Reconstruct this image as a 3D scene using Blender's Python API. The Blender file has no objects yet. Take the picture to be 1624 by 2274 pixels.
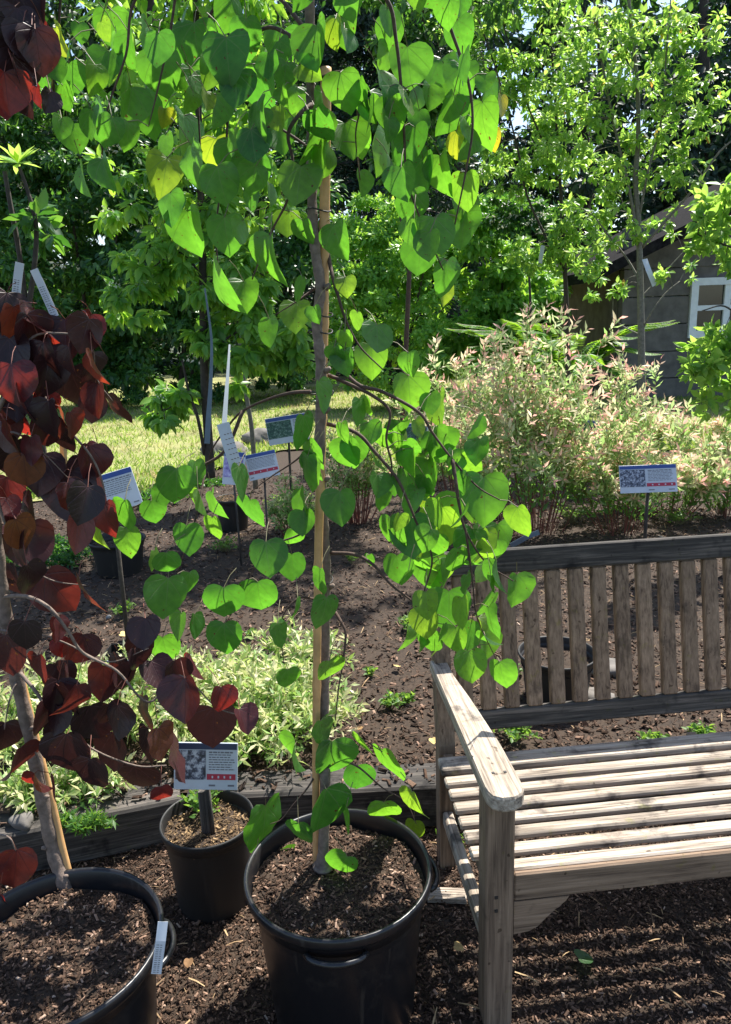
import bpy, math, random
import numpy as np
from mathutils import Vector, Matrix, noise

# ------------------------------------------------------------------ camera, light, exposure
S = bpy.context.scene
COL = S.collection
F_PX, CX, CY = 1684.0, 812.0, 1137.0
PITCH, ROLL, EYE = math.radians(14.5), math.radians(2.0), 1.6
FW = Vector((0, math.cos(PITCH), -math.sin(PITCH)))
U0 = Vector((0, math.sin(PITCH), math.cos(PITCH)))
R0 = Vector((1, 0, 0))
UP = U0 * math.cos(ROLL) + R0 * math.sin(ROLL)
RT = R0 * math.cos(ROLL) - U0 * math.sin(ROLL)
CAM = Vector((0, 0, EYE))
cd = bpy.data.cameras.new('camera')
cam = bpy.data.objects.new('camera', cd)
COL.objects.link(cam)
M = Matrix.Identity(4)
for i in range(3):
    M[i][0], M[i][1], M[i][2], M[i][3] = RT[i], UP[i], -FW[i], CAM[i]
cam.matrix_world = M
cd.sensor_fit = 'HORIZONTAL'
cd.sensor_width = 36
cd.lens = F_PX / 1624 * 36
cd.clip_start = 0.05
cd.clip_end = 1000
S.camera = cam

SUN = Vector((0.30, 0.39, 0.86)).normalized()
ld = bpy.data.lights.new('sun', 'SUN')
ld.energy = 5.0
ld.angle = math.radians(0.53)
ld.color = (1.0, 0.96, 0.88)
sun = bpy.data.objects.new('sun', ld)
COL.objects.link(sun)
sun.rotation_euler = SUN.to_track_quat('Z', 'Y').to_euler()
W = bpy.data.worlds.new('World')
S.world = W
W.use_nodes = True
wn = W.node_tree.nodes
sky = wn.new('ShaderNodeTexSky')
sky.sky_type = 'NISHITA'
sky.sun_disc = False
sky.sun_elevation = math.asin(SUN.z)
sky.sun_rotation = math.atan2(SUN.x, SUN.y)
bg = wn['Background']
bg.inputs[1].default_value = 0.11
W.node_tree.links.new(sky.outputs[0], bg.inputs[0])
S.view_settings.view_transform = 'Standard'
S.view_settings.look = 'None'
S.view_settings.gamma = 1
S.view_settings.exposure = 1.2
S.cycles.max_bounces = 8
S.cycles.transparent_max_bounces = 8
S.cycles.sample_clamp_indirect = 6

rng = np.random.default_rng(7)
random.seed(7)


def ray(px, py):
    return FW + RT * ((px - CX) / F_PX) - UP * ((py - CY) / F_PX)


def P(px, py, Y):
    d = ray(px, py)
    return CAM + d * (Y / d.y)


def depth(px, py, Y):
    return Y / ray(px, py).y


def G(px, py, z=0.0):
    d = ray(px, py)
    return CAM + d * ((z - EYE) / d.z)


# ------------------------------------------------------------------ materials
def nodes(name):
    m = bpy.data.materials.new(name)
    m.use_nodes = True
    nt = m.node_tree
    return m, nt, nt.nodes['Principled BSDF'], nt.nodes['Material Output']


def N(nt, kind, **kw):
    n = nt.nodes.new('ShaderNode' + kind)
    for k, v in kw.items():
        if k == 'ins':
            for i, x in v.items():
                n.inputs[i].default_value = x
        else:
            setattr(n, k, v)
    return n


def L(nt, a, b):
    nt.links.new(a, b)


def ramp(nt, stops, mode='LINEAR'):
    r = nt.nodes.new('ShaderNodeValToRGB')
    r.color_ramp.interpolation = mode
    e = r.color_ramp.elements
    while len(e) < len(stops):
        e.new(0.5)
    for q, (p, c) in zip(e, stops):
        q.position = p
        q.color = (*c, 1)
    return r


def math_n(nt, op, a, b=None, c=None):
    n = nt.nodes.new('ShaderNodeMath')
    n.operation = op
    for i, v in enumerate((a, b, c)):
        if v is None:
            continue
        if isinstance(v, (int, float)):
            n.inputs[i].default_value = v
        else:
            nt.links.new(v, n.inputs[i])
    return n.outputs[0]


def mix(nt, fac, a, b, blend='MIX'):
    n = nt.nodes.new('ShaderNodeMix')
    n.data_type = 'RGBA'
    n.blend_type = blend
    for i, v in ((0, fac), (6, a), (7, b)):
        if isinstance(v, (int, float)):
            n.inputs[i].default_value = v
        elif isinstance(v, tuple):
            n.inputs[i].default_value = (*v, 1)
        else:
            nt.links.new(v, n.inputs[i])
    return n.outputs[2]


def leaf_mat(name, refl, trans, tmix=0.5, rough=0.45, veins=False, vein_col=None, attr='rnd'):
    """thin leaf: rough reflection mixed with translucency; colours by a per-leaf value"""
    m, nt, pb, out = nodes(name)
    at = N(nt, 'Attribute', attribute_name=attr)
    rr = ramp(nt, refl)
    rt = ramp(nt, trans)
    L(nt, at.outputs['Fac'], rr.inputs[0])
    L(nt, at.outputs['Fac'], rt.inputs[0])
    cr, ct = rr.outputs[0], rt.outputs[0]
    if veins:
        uv = N(nt, 'UVMap')
        sp = N(nt, 'SeparateXYZ')
        L(nt, uv.outputs[0], sp.inputs[0])
        u, v = sp.outputs[0], sp.outputs[1]
        nv = math_n(nt, 'MULTIPLY', v, -1.0)
        r = math_n(nt, 'SQRT', math_n(nt, 'ADD', math_n(nt, 'MULTIPLY', u, u), math_n(nt, 'MULTIPLY', v, v)))
        th = math_n(nt, 'ARCTAN2', u, math_n(nt, 'ADD', nv, 0.015))
        th2 = math_n(nt, 'ABSOLUTE', th)
        th3 = math_n(nt, 'ADD', th2, math_n(nt, 'MULTIPLY', math_n(nt, 'MULTIPLY', r, r), math_n(nt, 'MULTIPLY', th2, 0.25)))
        a = math_n(nt, 'PINGPONG', th3, 0.33)
        d = math_n(nt, 'MULTIPLY', a, r)
        w = math_n(nt, 'SUBTRACT', 0.019, math_n(nt, 'MULTIPLY', r, 0.011))
        v1 = math_n(nt, 'MINIMUM', math_n(nt, 'MAXIMUM', math_n(nt, 'SUBTRACT', 1.0, math_n(nt, 'DIVIDE', d, w)), 0.0), 1.0)
        # finer side veins
        s2 = math_n(nt, 'PINGPONG', math_n(nt, 'ADD', nv, math_n(nt, 'MULTIPLY', math_n(nt, 'ABSOLUTE', u), -0.9)), 0.075)
        v2 = math_n(nt, 'MULTIPLY', math_n(nt, 'MAXIMUM', math_n(nt, 'SUBTRACT', 1.0, math_n(nt, 'DIVIDE', s2, 0.010)), 0.0), 0.35)
        vv = math_n(nt, 'MAXIMUM', v1, v2)
        no = N(nt, 'TexNoise', ins={'Scale': 5.0, 'Detail': 4.0})
        L(nt, uv.outputs[0], no.inputs['Vector'])
        mot = ramp(nt, [(0.3, (0.78, 0.8, 0.8)), (0.7, (1.12, 1.1, 1.1))])
        L(nt, no.outputs[0], mot.inputs[0])
        cr = mix(nt, 1.0, cr, mot.outputs[0], 'MULTIPLY')
        ct = mix(nt, 1.0, ct, mot.outputs[0], 'MULTIPLY')
        sn = N(nt, 'TexNoise', ins={'Scale': 9.0, 'Detail': 2.0})
        cmb = N(nt, 'CombineXYZ')
        L(nt, u, cmb.inputs[0])
        L(nt, v, cmb.inputs[1])
        L(nt, math_n(nt, 'MULTIPLY', at.outputs['Fac'], 37.0), cmb.inputs[2])
        L(nt, cmb.outputs[0], sn.inputs['Vector'])
        spk = ramp(nt, [(0.70, (0, 0, 0)), (0.73, (1, 1, 1))])
        L(nt, sn.outputs[0], spk.inputs[0])
        cr = mix(nt, spk.outputs[0], cr, (0.10, 0.055, 0.02))
        ct = mix(nt, spk.outputs[0], ct, (0.14, 0.05, 0.01))
        vc = vein_col or (0.25, 0.34, 0.14)
        cr = mix(nt, math_n(nt, 'MULTIPLY', vv, 0.55), cr, vc)
        ct = mix(nt, math_n(nt, 'MULTIPLY', vv, 0.7), ct, tuple(x * 0.35 for x in trans[1][1]))
        bp = N(nt, 'Bump', ins={'Strength': 0.35, 'Distance': 0.002})
        L(nt, math_n(nt, 'ADD', math_n(nt, 'MULTIPLY', vv, -1.0), no.outputs[0]), bp.inputs['Height'])
        L(nt, bp.outputs[0], pb.inputs['Normal'])
    L(nt, cr, pb.inputs['Base Color'])
    pb.inputs['Roughness'].default_value = rough
    pb.inputs['Specular IOR Level'].default_value = 0.45
    tr = N(nt, 'BsdfTranslucent')
    L(nt, ct, tr.inputs[0])
    ms = N(nt, 'MixShader', ins={0: tmix})
    L(nt, pb.outputs[0], ms.inputs[1])
    L(nt, tr.outputs[0], ms.inputs[2])
    L(nt, ms.outputs[0], out.inputs[0])
    return m


def simple(name, col, rough=0.6, metal=0.0, bump=0.0, scale=20.0, var=0.15, spec=0.5):
    m, nt, pb, out = nodes(name)
    tc = N(nt, 'TexCoord')
    no = N(nt, 'TexNoise', ins={'Scale': scale, 'Detail': 6.0, 'Roughness': 0.6})
    L(nt, tc.outputs['Object'], no.inputs['Vector'])
    r = ramp(nt, [(0.3, tuple(c * (1 - var) for c in col)), (0.7, tuple(min(1, c * (1 + var)) for c in col))])
    L(nt, no.outputs[0], r.inputs[0])
    L(nt, r.outputs[0], pb.inputs['Base Color'])
    pb.inputs['Roughness'].default_value = rough
    pb.inputs['Metallic'].default_value = metal
    pb.inputs['Specular IOR Level'].default_value = spec
    if bump:
        bp = N(nt, 'Bump', ins={'Strength': bump, 'Distance': 0.004})
        L(nt, no.outputs[0], bp.inputs['Height'])
        L(nt, bp.outputs[0], pb.inputs['Normal'])
    return m


def attr_mat(name, stops, rough=0.8, bump=0.3, scale=120.0, spec=0.3):
    m, nt, pb, out = nodes(name)
    at = N(nt, 'Attribute', attribute_name='rnd')
    r = ramp(nt, stops)
    L(nt, at.outputs['Fac'], r.inputs[0])
    tc = N(nt, 'TexCoord')
    no = N(nt, 'TexNoise', ins={'Scale': scale, 'Detail': 4.0})
    L(nt, tc.outputs['Object'], no.inputs['Vector'])
    k = ramp(nt, [(0.3, (0.7, 0.7, 0.7)), (0.7, (1.2, 1.2, 1.2))])
    L(nt, no.outputs[0], k.inputs[0])
    L(nt, mix(nt, 1.0, r.outputs[0], k.outputs[0], 'MULTIPLY'), pb.inputs['Base Color'])
    pb.inputs['Roughness'].default_value = rough
    pb.inputs['Specular IOR Level'].default_value = spec
    bp = N(nt, 'Bump', ins={'Strength': bump, 'Distance': 0.002})
    L(nt, no.outputs[0], bp.inputs['Height'])
    L(nt, bp.outputs[0], pb.inputs['Normal'])
    return m


def wood_mat(name, axis, light, mid, dark, stain=0.5, rough=0.85):
    """weathered grained timber, grain along the given axis of the bench"""
    m, nt, pb, out = nodes(name)
    tc = N(nt, 'TexCoord')
    mp = N(nt, 'Mapping')
    sc = [150.0, 150.0, 150.0]
    sc[axis] = 5.0
    mp.inputs['Scale'].default_value = sc
    L(nt, tc.outputs['Object'], mp.inputs[0])
    g = N(nt, 'TexNoise', ins={'Scale': 1.0, 'Detail': 7.0, 'Roughness': 0.65, 'Distortion': 0.4})
    L(nt, mp.outputs[0], g.inputs['Vector'])
    mp2 = N(nt, 'Mapping')
    sc2 = [30.0, 30.0, 30.0]
    sc2[axis] = 2.6
    mp2.inputs['Scale'].default_value = sc2
    L(nt, tc.outputs['Object'], mp2.inputs[0])
    g2 = N(nt, 'TexNoise', ins={'Scale': 1.0, 'Detail': 4.0, 'Roughness': 0.6, 'Distortion': 1.2})
    L(nt, mp2.outputs[0], g2.inputs['Vector'])
    st = N(nt, 'TexNoise', ins={'Scale': 11.0, 'Detail': 5.0, 'Roughness': 0.6})
    L(nt, tc.outputs['Object'], st.inputs['Vector'])
    f = math_n(nt, 'ADD', math_n(nt, 'MULTIPLY', g.outputs[0], 0.6), math_n(nt, 'MULTIPLY', g2.outputs[0], 0.4))
    r = ramp(nt, [(0.36, dark), (0.5, mid), (0.64, light)])
    L(nt, f, r.inputs[0])
    sr = ramp(nt, [(0.56, (1, 1, 1)), (0.68, (1 - stain, 1 - stain, 1 - stain * 0.97))])
    L(nt, st.outputs[0], sr.inputs[0])
    kn = N(nt, 'TexNoise', ins={'Scale': 46.0, 'Detail': 2.0})
    L(nt, tc.outputs['Object'], kn.inputs['Vector'])
    kr = ramp(nt, [(0.69, (1, 1, 1)), (0.74, (0.4, 0.37, 0.34))])
    L(nt, kn.outputs[0], kr.inputs[0])
    li = N(nt, 'TexNoise', ins={'Scale': 24.0, 'Detail': 6.0, 'Roughness': 0.7})
    mp3 = N(nt, 'Mapping')
    mp3.inputs['Location'].default_value = (3, 7, 1)
    L(nt, tc.outputs['Object'], mp3.inputs[0])
    L(nt, mp3.outputs[0], li.inputs['Vector'])
    lr = ramp(nt, [(0.60, (1, 1, 1)), (0.68, (0.92, 1.0, 0.66))])
    L(nt, li.outputs[0], lr.inputs[0])
    ob = N(nt, 'ObjectInfo')
    orr = ramp(nt, [(0.0, (0.85, 0.84, 0.83)), (1.0, (1.12, 1.1, 1.08))])
    L(nt, ob.outputs['Random'], orr.inputs[0])
    c = mix(nt, 1.0, mix(nt, 1.0, r.outputs[0], sr.outputs[0], 'MULTIPLY'), orr.outputs[0], 'MULTIPLY')
    c = mix(nt, 1.0, mix(nt, 1.0, c, kr.outputs[0], 'MULTIPLY'), lr.outputs[0], 'MULTIPLY')
    L(nt, c, pb.inputs['Base Color'])
    pb.inputs['Roughness'].default_value = rough
    pb.inputs['Specular IOR Level'].default_value = 0.3
    bp = N(nt, 'Bump', ins={'Strength': 0.9, 'Distance': 0.003})
    L(nt, f, bp.inputs['Height'])
    L(nt, bp.outputs[0], pb.inputs['Normal'])
    return m


MT = {}
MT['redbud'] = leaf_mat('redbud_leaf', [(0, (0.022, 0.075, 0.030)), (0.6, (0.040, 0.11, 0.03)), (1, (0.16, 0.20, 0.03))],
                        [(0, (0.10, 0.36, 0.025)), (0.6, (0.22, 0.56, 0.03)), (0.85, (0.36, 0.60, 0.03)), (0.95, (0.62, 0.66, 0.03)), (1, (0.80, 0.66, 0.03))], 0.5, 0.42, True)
MT['purple'] = leaf_mat('purple_leaf', [(0, (0.034, 0.019, 0.022)), (0.5, (0.066, 0.028, 0.034)), (0.8, (0.06, 0.018, 0.022)), (1, (0.08, 0.035, 0.03))],
                        [(0, (0.010, 0.004, 0.003)), (0.3, (0.04, 0.010, 0.007)), (0.6, (0.13, 0.022, 0.012)), (0.85, (0.50, 0.035, 0.022)), (1, (0.34, 0.11, 0.025))], 0.42, 0.36, True, (0.09, 0.04, 0.05))
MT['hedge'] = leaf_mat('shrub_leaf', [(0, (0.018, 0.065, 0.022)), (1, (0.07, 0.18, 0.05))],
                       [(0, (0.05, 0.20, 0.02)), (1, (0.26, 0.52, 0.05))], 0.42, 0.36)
MT['bright'] = leaf_mat('bright_shrub_leaf', [(0, (0.09, 0.24, 0.04)), (1, (0.20, 0.40, 0.08))],
                        [(0, (0.25, 0.55, 0.04)), (1, (0.55, 0.82, 0.08))], 0.5, 0.4)
MT['sapling'] = leaf_mat('sapling_leaf', [(0, (0.07, 0.18, 0.035)), (0.985, (0.18, 0.34, 0.07)), (1, (0.30, 0.12, 0.03))],
                         [(0, (0.28, 0.56, 0.06)), (0.985, (0.64, 0.88, 0.15)), (1, (0.8, 0.30, 0.05))], 0.5, 0.42)
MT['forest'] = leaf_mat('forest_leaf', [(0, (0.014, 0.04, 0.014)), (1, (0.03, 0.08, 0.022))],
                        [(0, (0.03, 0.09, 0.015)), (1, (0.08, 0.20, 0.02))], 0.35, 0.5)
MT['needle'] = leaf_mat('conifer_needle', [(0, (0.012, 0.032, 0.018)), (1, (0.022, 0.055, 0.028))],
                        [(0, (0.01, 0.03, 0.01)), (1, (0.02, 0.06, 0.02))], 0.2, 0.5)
MT['willow'] = leaf_mat('dappled_willow_leaf', [(0, (0.08, 0.20, 0.05)), (0.45, (0.26, 0.42, 0.13)), (0.72, (0.66, 0.62, 0.38)), (1, (0.80, 0.45, 0.38))],
                        [(0, (0.26, 0.5, 0.08)), (0.45, (0.5, 0.68, 0.25)), (0.72, (0.85, 0.78, 0.5)), (1, (0.95, 0.48, 0.40))], 0.5, 0.5)
MT['cream'] = leaf_mat('variegated_leaf', [(0, (0.10, 0.22, 0.05)), (0.5, (0.22, 0.36, 0.10)), (0.75, (0.60, 0.58, 0.32)), (1, (0.75, 0.70, 0.48))],
                       [(0, (0.22, 0.45, 0.05)), (0.5, (0.5, 0.66, 0.16)), (0.75, (0.8, 0.78, 0.36)), (1, (0.85, 0.8, 0.5))], 0.4, 0.5)
MT['weed'] = leaf_mat('weed_leaf', [(0, (0.05, 0.14, 0.03)), (1, (0.12, 0.22, 0.05))],
                      [(0, (0.2, 0.42, 0.04)), (1, (0.4, 0.6, 0.08))], 0.45, 0.5)
MT['fern'] = leaf_mat('fern_leaf', [(0, (0.05, 0.14, 0.03)), (1, (0.10, 0.22, 0.04))],
                      [(0, (0.25, 0.5, 0.03)), (1, (0.45, 0.72, 0.05))], 0.5, 0.45)
MT['grass'] = leaf_mat('grass_blade', [(0, (0.15, 0.26, 0.05)), (0.7, (0.27, 0.35, 0.09)), (1, (0.56, 0.44, 0.24))],
                       [(0, (0.25, 0.42, 0.04)), (0.7, (0.42, 0.56, 0.08)), (1, (0.5, 0.4, 0.2))], 0.45, 0.55)
MT['petal'] = leaf_mat('flower_petal', [(0, (0.70, 0.66, 0.50)), (1, (0.8, 0.78, 0.70))],
                       [(0, (0.6, 0.58, 0.4)), (1, (0.7, 0.7, 0.6))], 0.35, 0.6)
MT['chips'] = attr_mat('bark_chips', [(0, (0.018, 0.010, 0.006)), (0.38, (0.055, 0.030, 0.017)), (0.66, (0.14, 0.082, 0.052)), (0.86, (0.32, 0.20, 0.14)), (1, (0.58, 0.45, 0.34))])
MT['litter'] = attr_mat('pale_litter', [(0, (0.10, 0.06, 0.035)), (0.5, (0.32, 0.21, 0.11)), (1, (0.55, 0.40, 0.22))])
MT['litter2'] = attr_mat('pot_mulch', [(0, (0.04, 0.025, 0.014)), (0.5, (0.16, 0.10, 0.05)), (1, (0.42, 0.28, 0.14))])
MT['soil'] = simple('dark_soil', (0.036, 0.022, 0.013), 0.95, bump=0.8, scale=60, var=0.45)
MT['lawn'] = simple('lawn_soil', (0.22, 0.22, 0.08), 0.95, bump=0.6, scale=3.0, var=0.35)
MT['plastic'] = simple('black_plastic', (0.010, 0.010, 0.012), 0.36, scale=14, var=0.3, bump=0.04, spec=0.5)
MT['plastic_dull'] = simple('dusty_black_plastic', (0.020, 0.019, 0.019), 0.6, scale=9, var=0.5, bump=0.06, spec=0.4)
for key in ('plastic', 'plastic_dull'):
    nt = MT[key].node_tree
    pb = nt.nodes['Principled BSDF']
    tc = N(nt, 'TexCoord')
    d1 = N(nt, 'TexNoise', ins={'Scale': 7.0, 'Detail': 8.0, 'Roughness': 0.75})
    L(nt, tc.outputs['Object'], d1.inputs['Vector'])
    d2 = ramp(nt, [(0.54, (0, 0, 0)), (0.80, (0.4, 0.4, 0.4))])
    L(nt, d1.outputs[0], d2.inputs[0])
    mp = N(nt, 'Mapping')
    mp.inputs['Scale'].default_value = (60, 60, 3)
    L(nt, tc.outputs['Object'], mp.inputs[0])
    d3 = N(nt, 'TexNoise', ins={'Scale': 1.0, 'Detail': 3.0})
    L(nt, mp.outputs[0], d3.inputs['Vector'])
    d4 = ramp(nt, [(0.63, (0, 0, 0)), (0.75, (0.22, 0.22, 0.22))])
    L(nt, d3.outputs[0], d4.inputs[0])
    fac = math_n(nt, 'MAXIMUM', d2.outputs[0], d4.outputs[0])
    L(nt, mix(nt, fac, (0.010, 0.010, 0.012) if key == 'plastic' else (0.018, 0.017, 0.017), (0.085, 0.068, 0.052)), pb.inputs['Base Color'])
    L(nt, math_n(nt, 'ADD', math_n(nt, 'MULTIPLY', fac, 0.8), 0.33 if key == 'plastic' else 0.55), pb.inputs['Roughness'])
MT['bark_grey'] = simple('smooth_grey_bark', (0.17, 0.125, 0.10), 0.8, bump=0.7, scale=70, var=0.4)
MT['bark_brown'] = simple('brown_bark', (0.075, 0.045, 0.032), 0.85, bump=0.6, scale=80, var=0.4)
MT['bark_pale'] = simple('pale_grey_bark', (0.15, 0.14, 0.11), 0.8, bump=0.6, scale=50, var=0.35)
MT['bark_dark'] = simple('dark_bark', (0.045, 0.036, 0.028), 0.9, bump=0.8, scale=40, var=0.4)
MT['twig'] = simple('green_twig', (0.16, 0.14, 0.07), 0.6, scale=30, var=0.25)
MT['redtwig'] = simple('red_twig', (0.16, 0.045, 0.03), 0.6, scale=30, var=0.3)
MT['bamboo'] = simple('tan_bamboo', (0.58, 0.33, 0.14), 0.5, bump=0.15, scale=22, var=0.25)
MT['tie'] = simple('dark_tie', (0.02, 0.018, 0.018), 0.6)
MT['white'] = simple('white_plastic', (0.52, 0.55, 0.60), 0.5, scale=12, var=0.08)
MT['frame_white'] = simple('white_window_paint', (0.70, 0.74, 0.78), 0.55, scale=12, var=0.08)
MT['ribbon'] = simple('pale_ribbon', (0.12, 0.16, 0.20), 0.45, scale=30, var=0.12)
MT['blue'] = simple('blue_print', (0.03, 0.07, 0.26), 0.4, scale=8, var=0.12)
MT['navy'] = simple('navy_print', (0.02, 0.035, 0.09), 0.35, scale=8, var=0.2)
MT['redink'] = simple('red_print', (0.42, 0.02, 0.05), 0.4, scale=8, var=0.1)
MT['greyink'] = simple('grey_print', (0.16, 0.16, 0.18), 0.6, scale=8, var=0.2)
MT['rock'] = simple('grey_rock', (0.15, 0.135, 0.12), 0.9, bump=0.9, scale=14, var=0.4)
MT['stone_pale'] = simple('pale_stone', (0.26, 0.26, 0.26), 0.85, bump=0.5, scale=20, var=0.25)
MT['roof'] = simple('roof_shingle', (0.016, 0.015, 0.016), 1.0, bump=0.9, scale=16, var=0.6, spec=0.05)
MT['bronze'] = simple('brown_board', (0.07, 0.035, 0.024), 0.8, bump=0.3, scale=9, var=0.3)
MT['glass'] = simple('window_glass', (0.015, 0.02, 0.018), 0.08, scale=3, var=0.5, spec=0.8)
MT['floor_dark'] = simple('far_ground', (0.05, 0.06, 0.025), 0.95, scale=2, var=0.4)
MT['deadleaf'] = attr_mat('dead_leaf', [(0, (0.2, 0.11, 0.05)), (1, (0.55, 0.42, 0.16))])

AX = ('x', 'y', 'z')
for i, a in enumerate(AX):
    MT['grey_' + a] = wood_mat('silvered_wood_' + a, i, (0.52, 0.46, 0.385), (0.34, 0.285, 0.23), (0.085, 0.066, 0.05), 0.7)
    MT['brown_' + a] = wood_mat('brown_wood_' + a, i, (0.30, 0.215, 0.150), (0.205, 0.143, 0.098), (0.08, 0.054, 0.038), 0.5)
    MT['black_' + a] = wood_mat('blackened_wood_' + a, i, (0.15, 0.13, 0.115), (0.055, 0.05, 0.045), (0.018, 0.016, 0.016), 0.75)


def picture_mat(name, cols, scale):
    m, nt, pb, out = nodes(name)
    tc = N(nt, 'TexCoord')
    v = N(nt, 'TexNoise', ins={'Scale': scale, 'Detail': 5.0, 'Roughness': 0.75})
    L(nt, tc.outputs['Object'], v.inputs['Vector'])
    r = ramp(nt, cols)
    L(nt, v.outputs[0], r.inputs[0])
    L(nt, r.outputs[0], pb.inputs['Base Color'])
    pb.inputs['Roughness'].default_value = 0.3
    return m


MT['photo_grey'] = picture_mat('printed_photo_grey', [(0.42, (0.03, 0.035, 0.05)), (0.5, (0.12, 0.13, 0.18)), (0.6, (0.5, 0.52, 0.58))], 70)
MT['photo_green'] = picture_mat('printed_photo_green', [(0.40, (0.01, 0.03, 0.02)), (0.52, (0.03, 0.10, 0.05)), (0.66, (0.25, 0.3, 0.25))], 60)
MT['photo_violet'] = picture_mat('printed_photo_violet', [(0.35, (0.12, 0.08, 0.3)), (0.55, (0.4, 0.35, 0.6)), (0.7, (0.8, 0.8, 0.85))], 40)


# ------------------------------------------------------------------ object helpers
def tag(o, label=None, cat=None, group=None, kind=None):
    if label:
        o['label'] = label
    if cat:
        o['category'] = cat
    if group:
        o['group'] = group
    if kind:
        o['kind'] = kind
    return o


def empty(name, loc, label, cat, group=None, rz=0.0):
    o = bpy.data.objects.new(name, None)
    COL.objects.link(o)
    o.empty_display_size = 0.1
    o.location = loc
    o.rotation_euler = (0, 0, rz)
    return tag(o, label, cat, group)


def link(name, me, parent=None, smooth=True):
    o = bpy.data.objects.new(name, me)
    COL.objects.link(o)
    if parent is not None:
        o.parent = parent
        if not parent.get('local'):
            # geometry below is written in world coordinates
            o.matrix_parent_inverse = Matrix.LocRotScale(parent.location, parent.rotation_euler, parent.scale).inverted() if parent.parent is None else world_of(parent).inverted()
    return o


def world_of(o):
    m = Matrix.LocRotScale(o.location, o.rotation_euler, o.scale)
    if o.parent is not None:
        return world_of(o.parent) @ o.matrix_parent_inverse @ m
    return m


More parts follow.
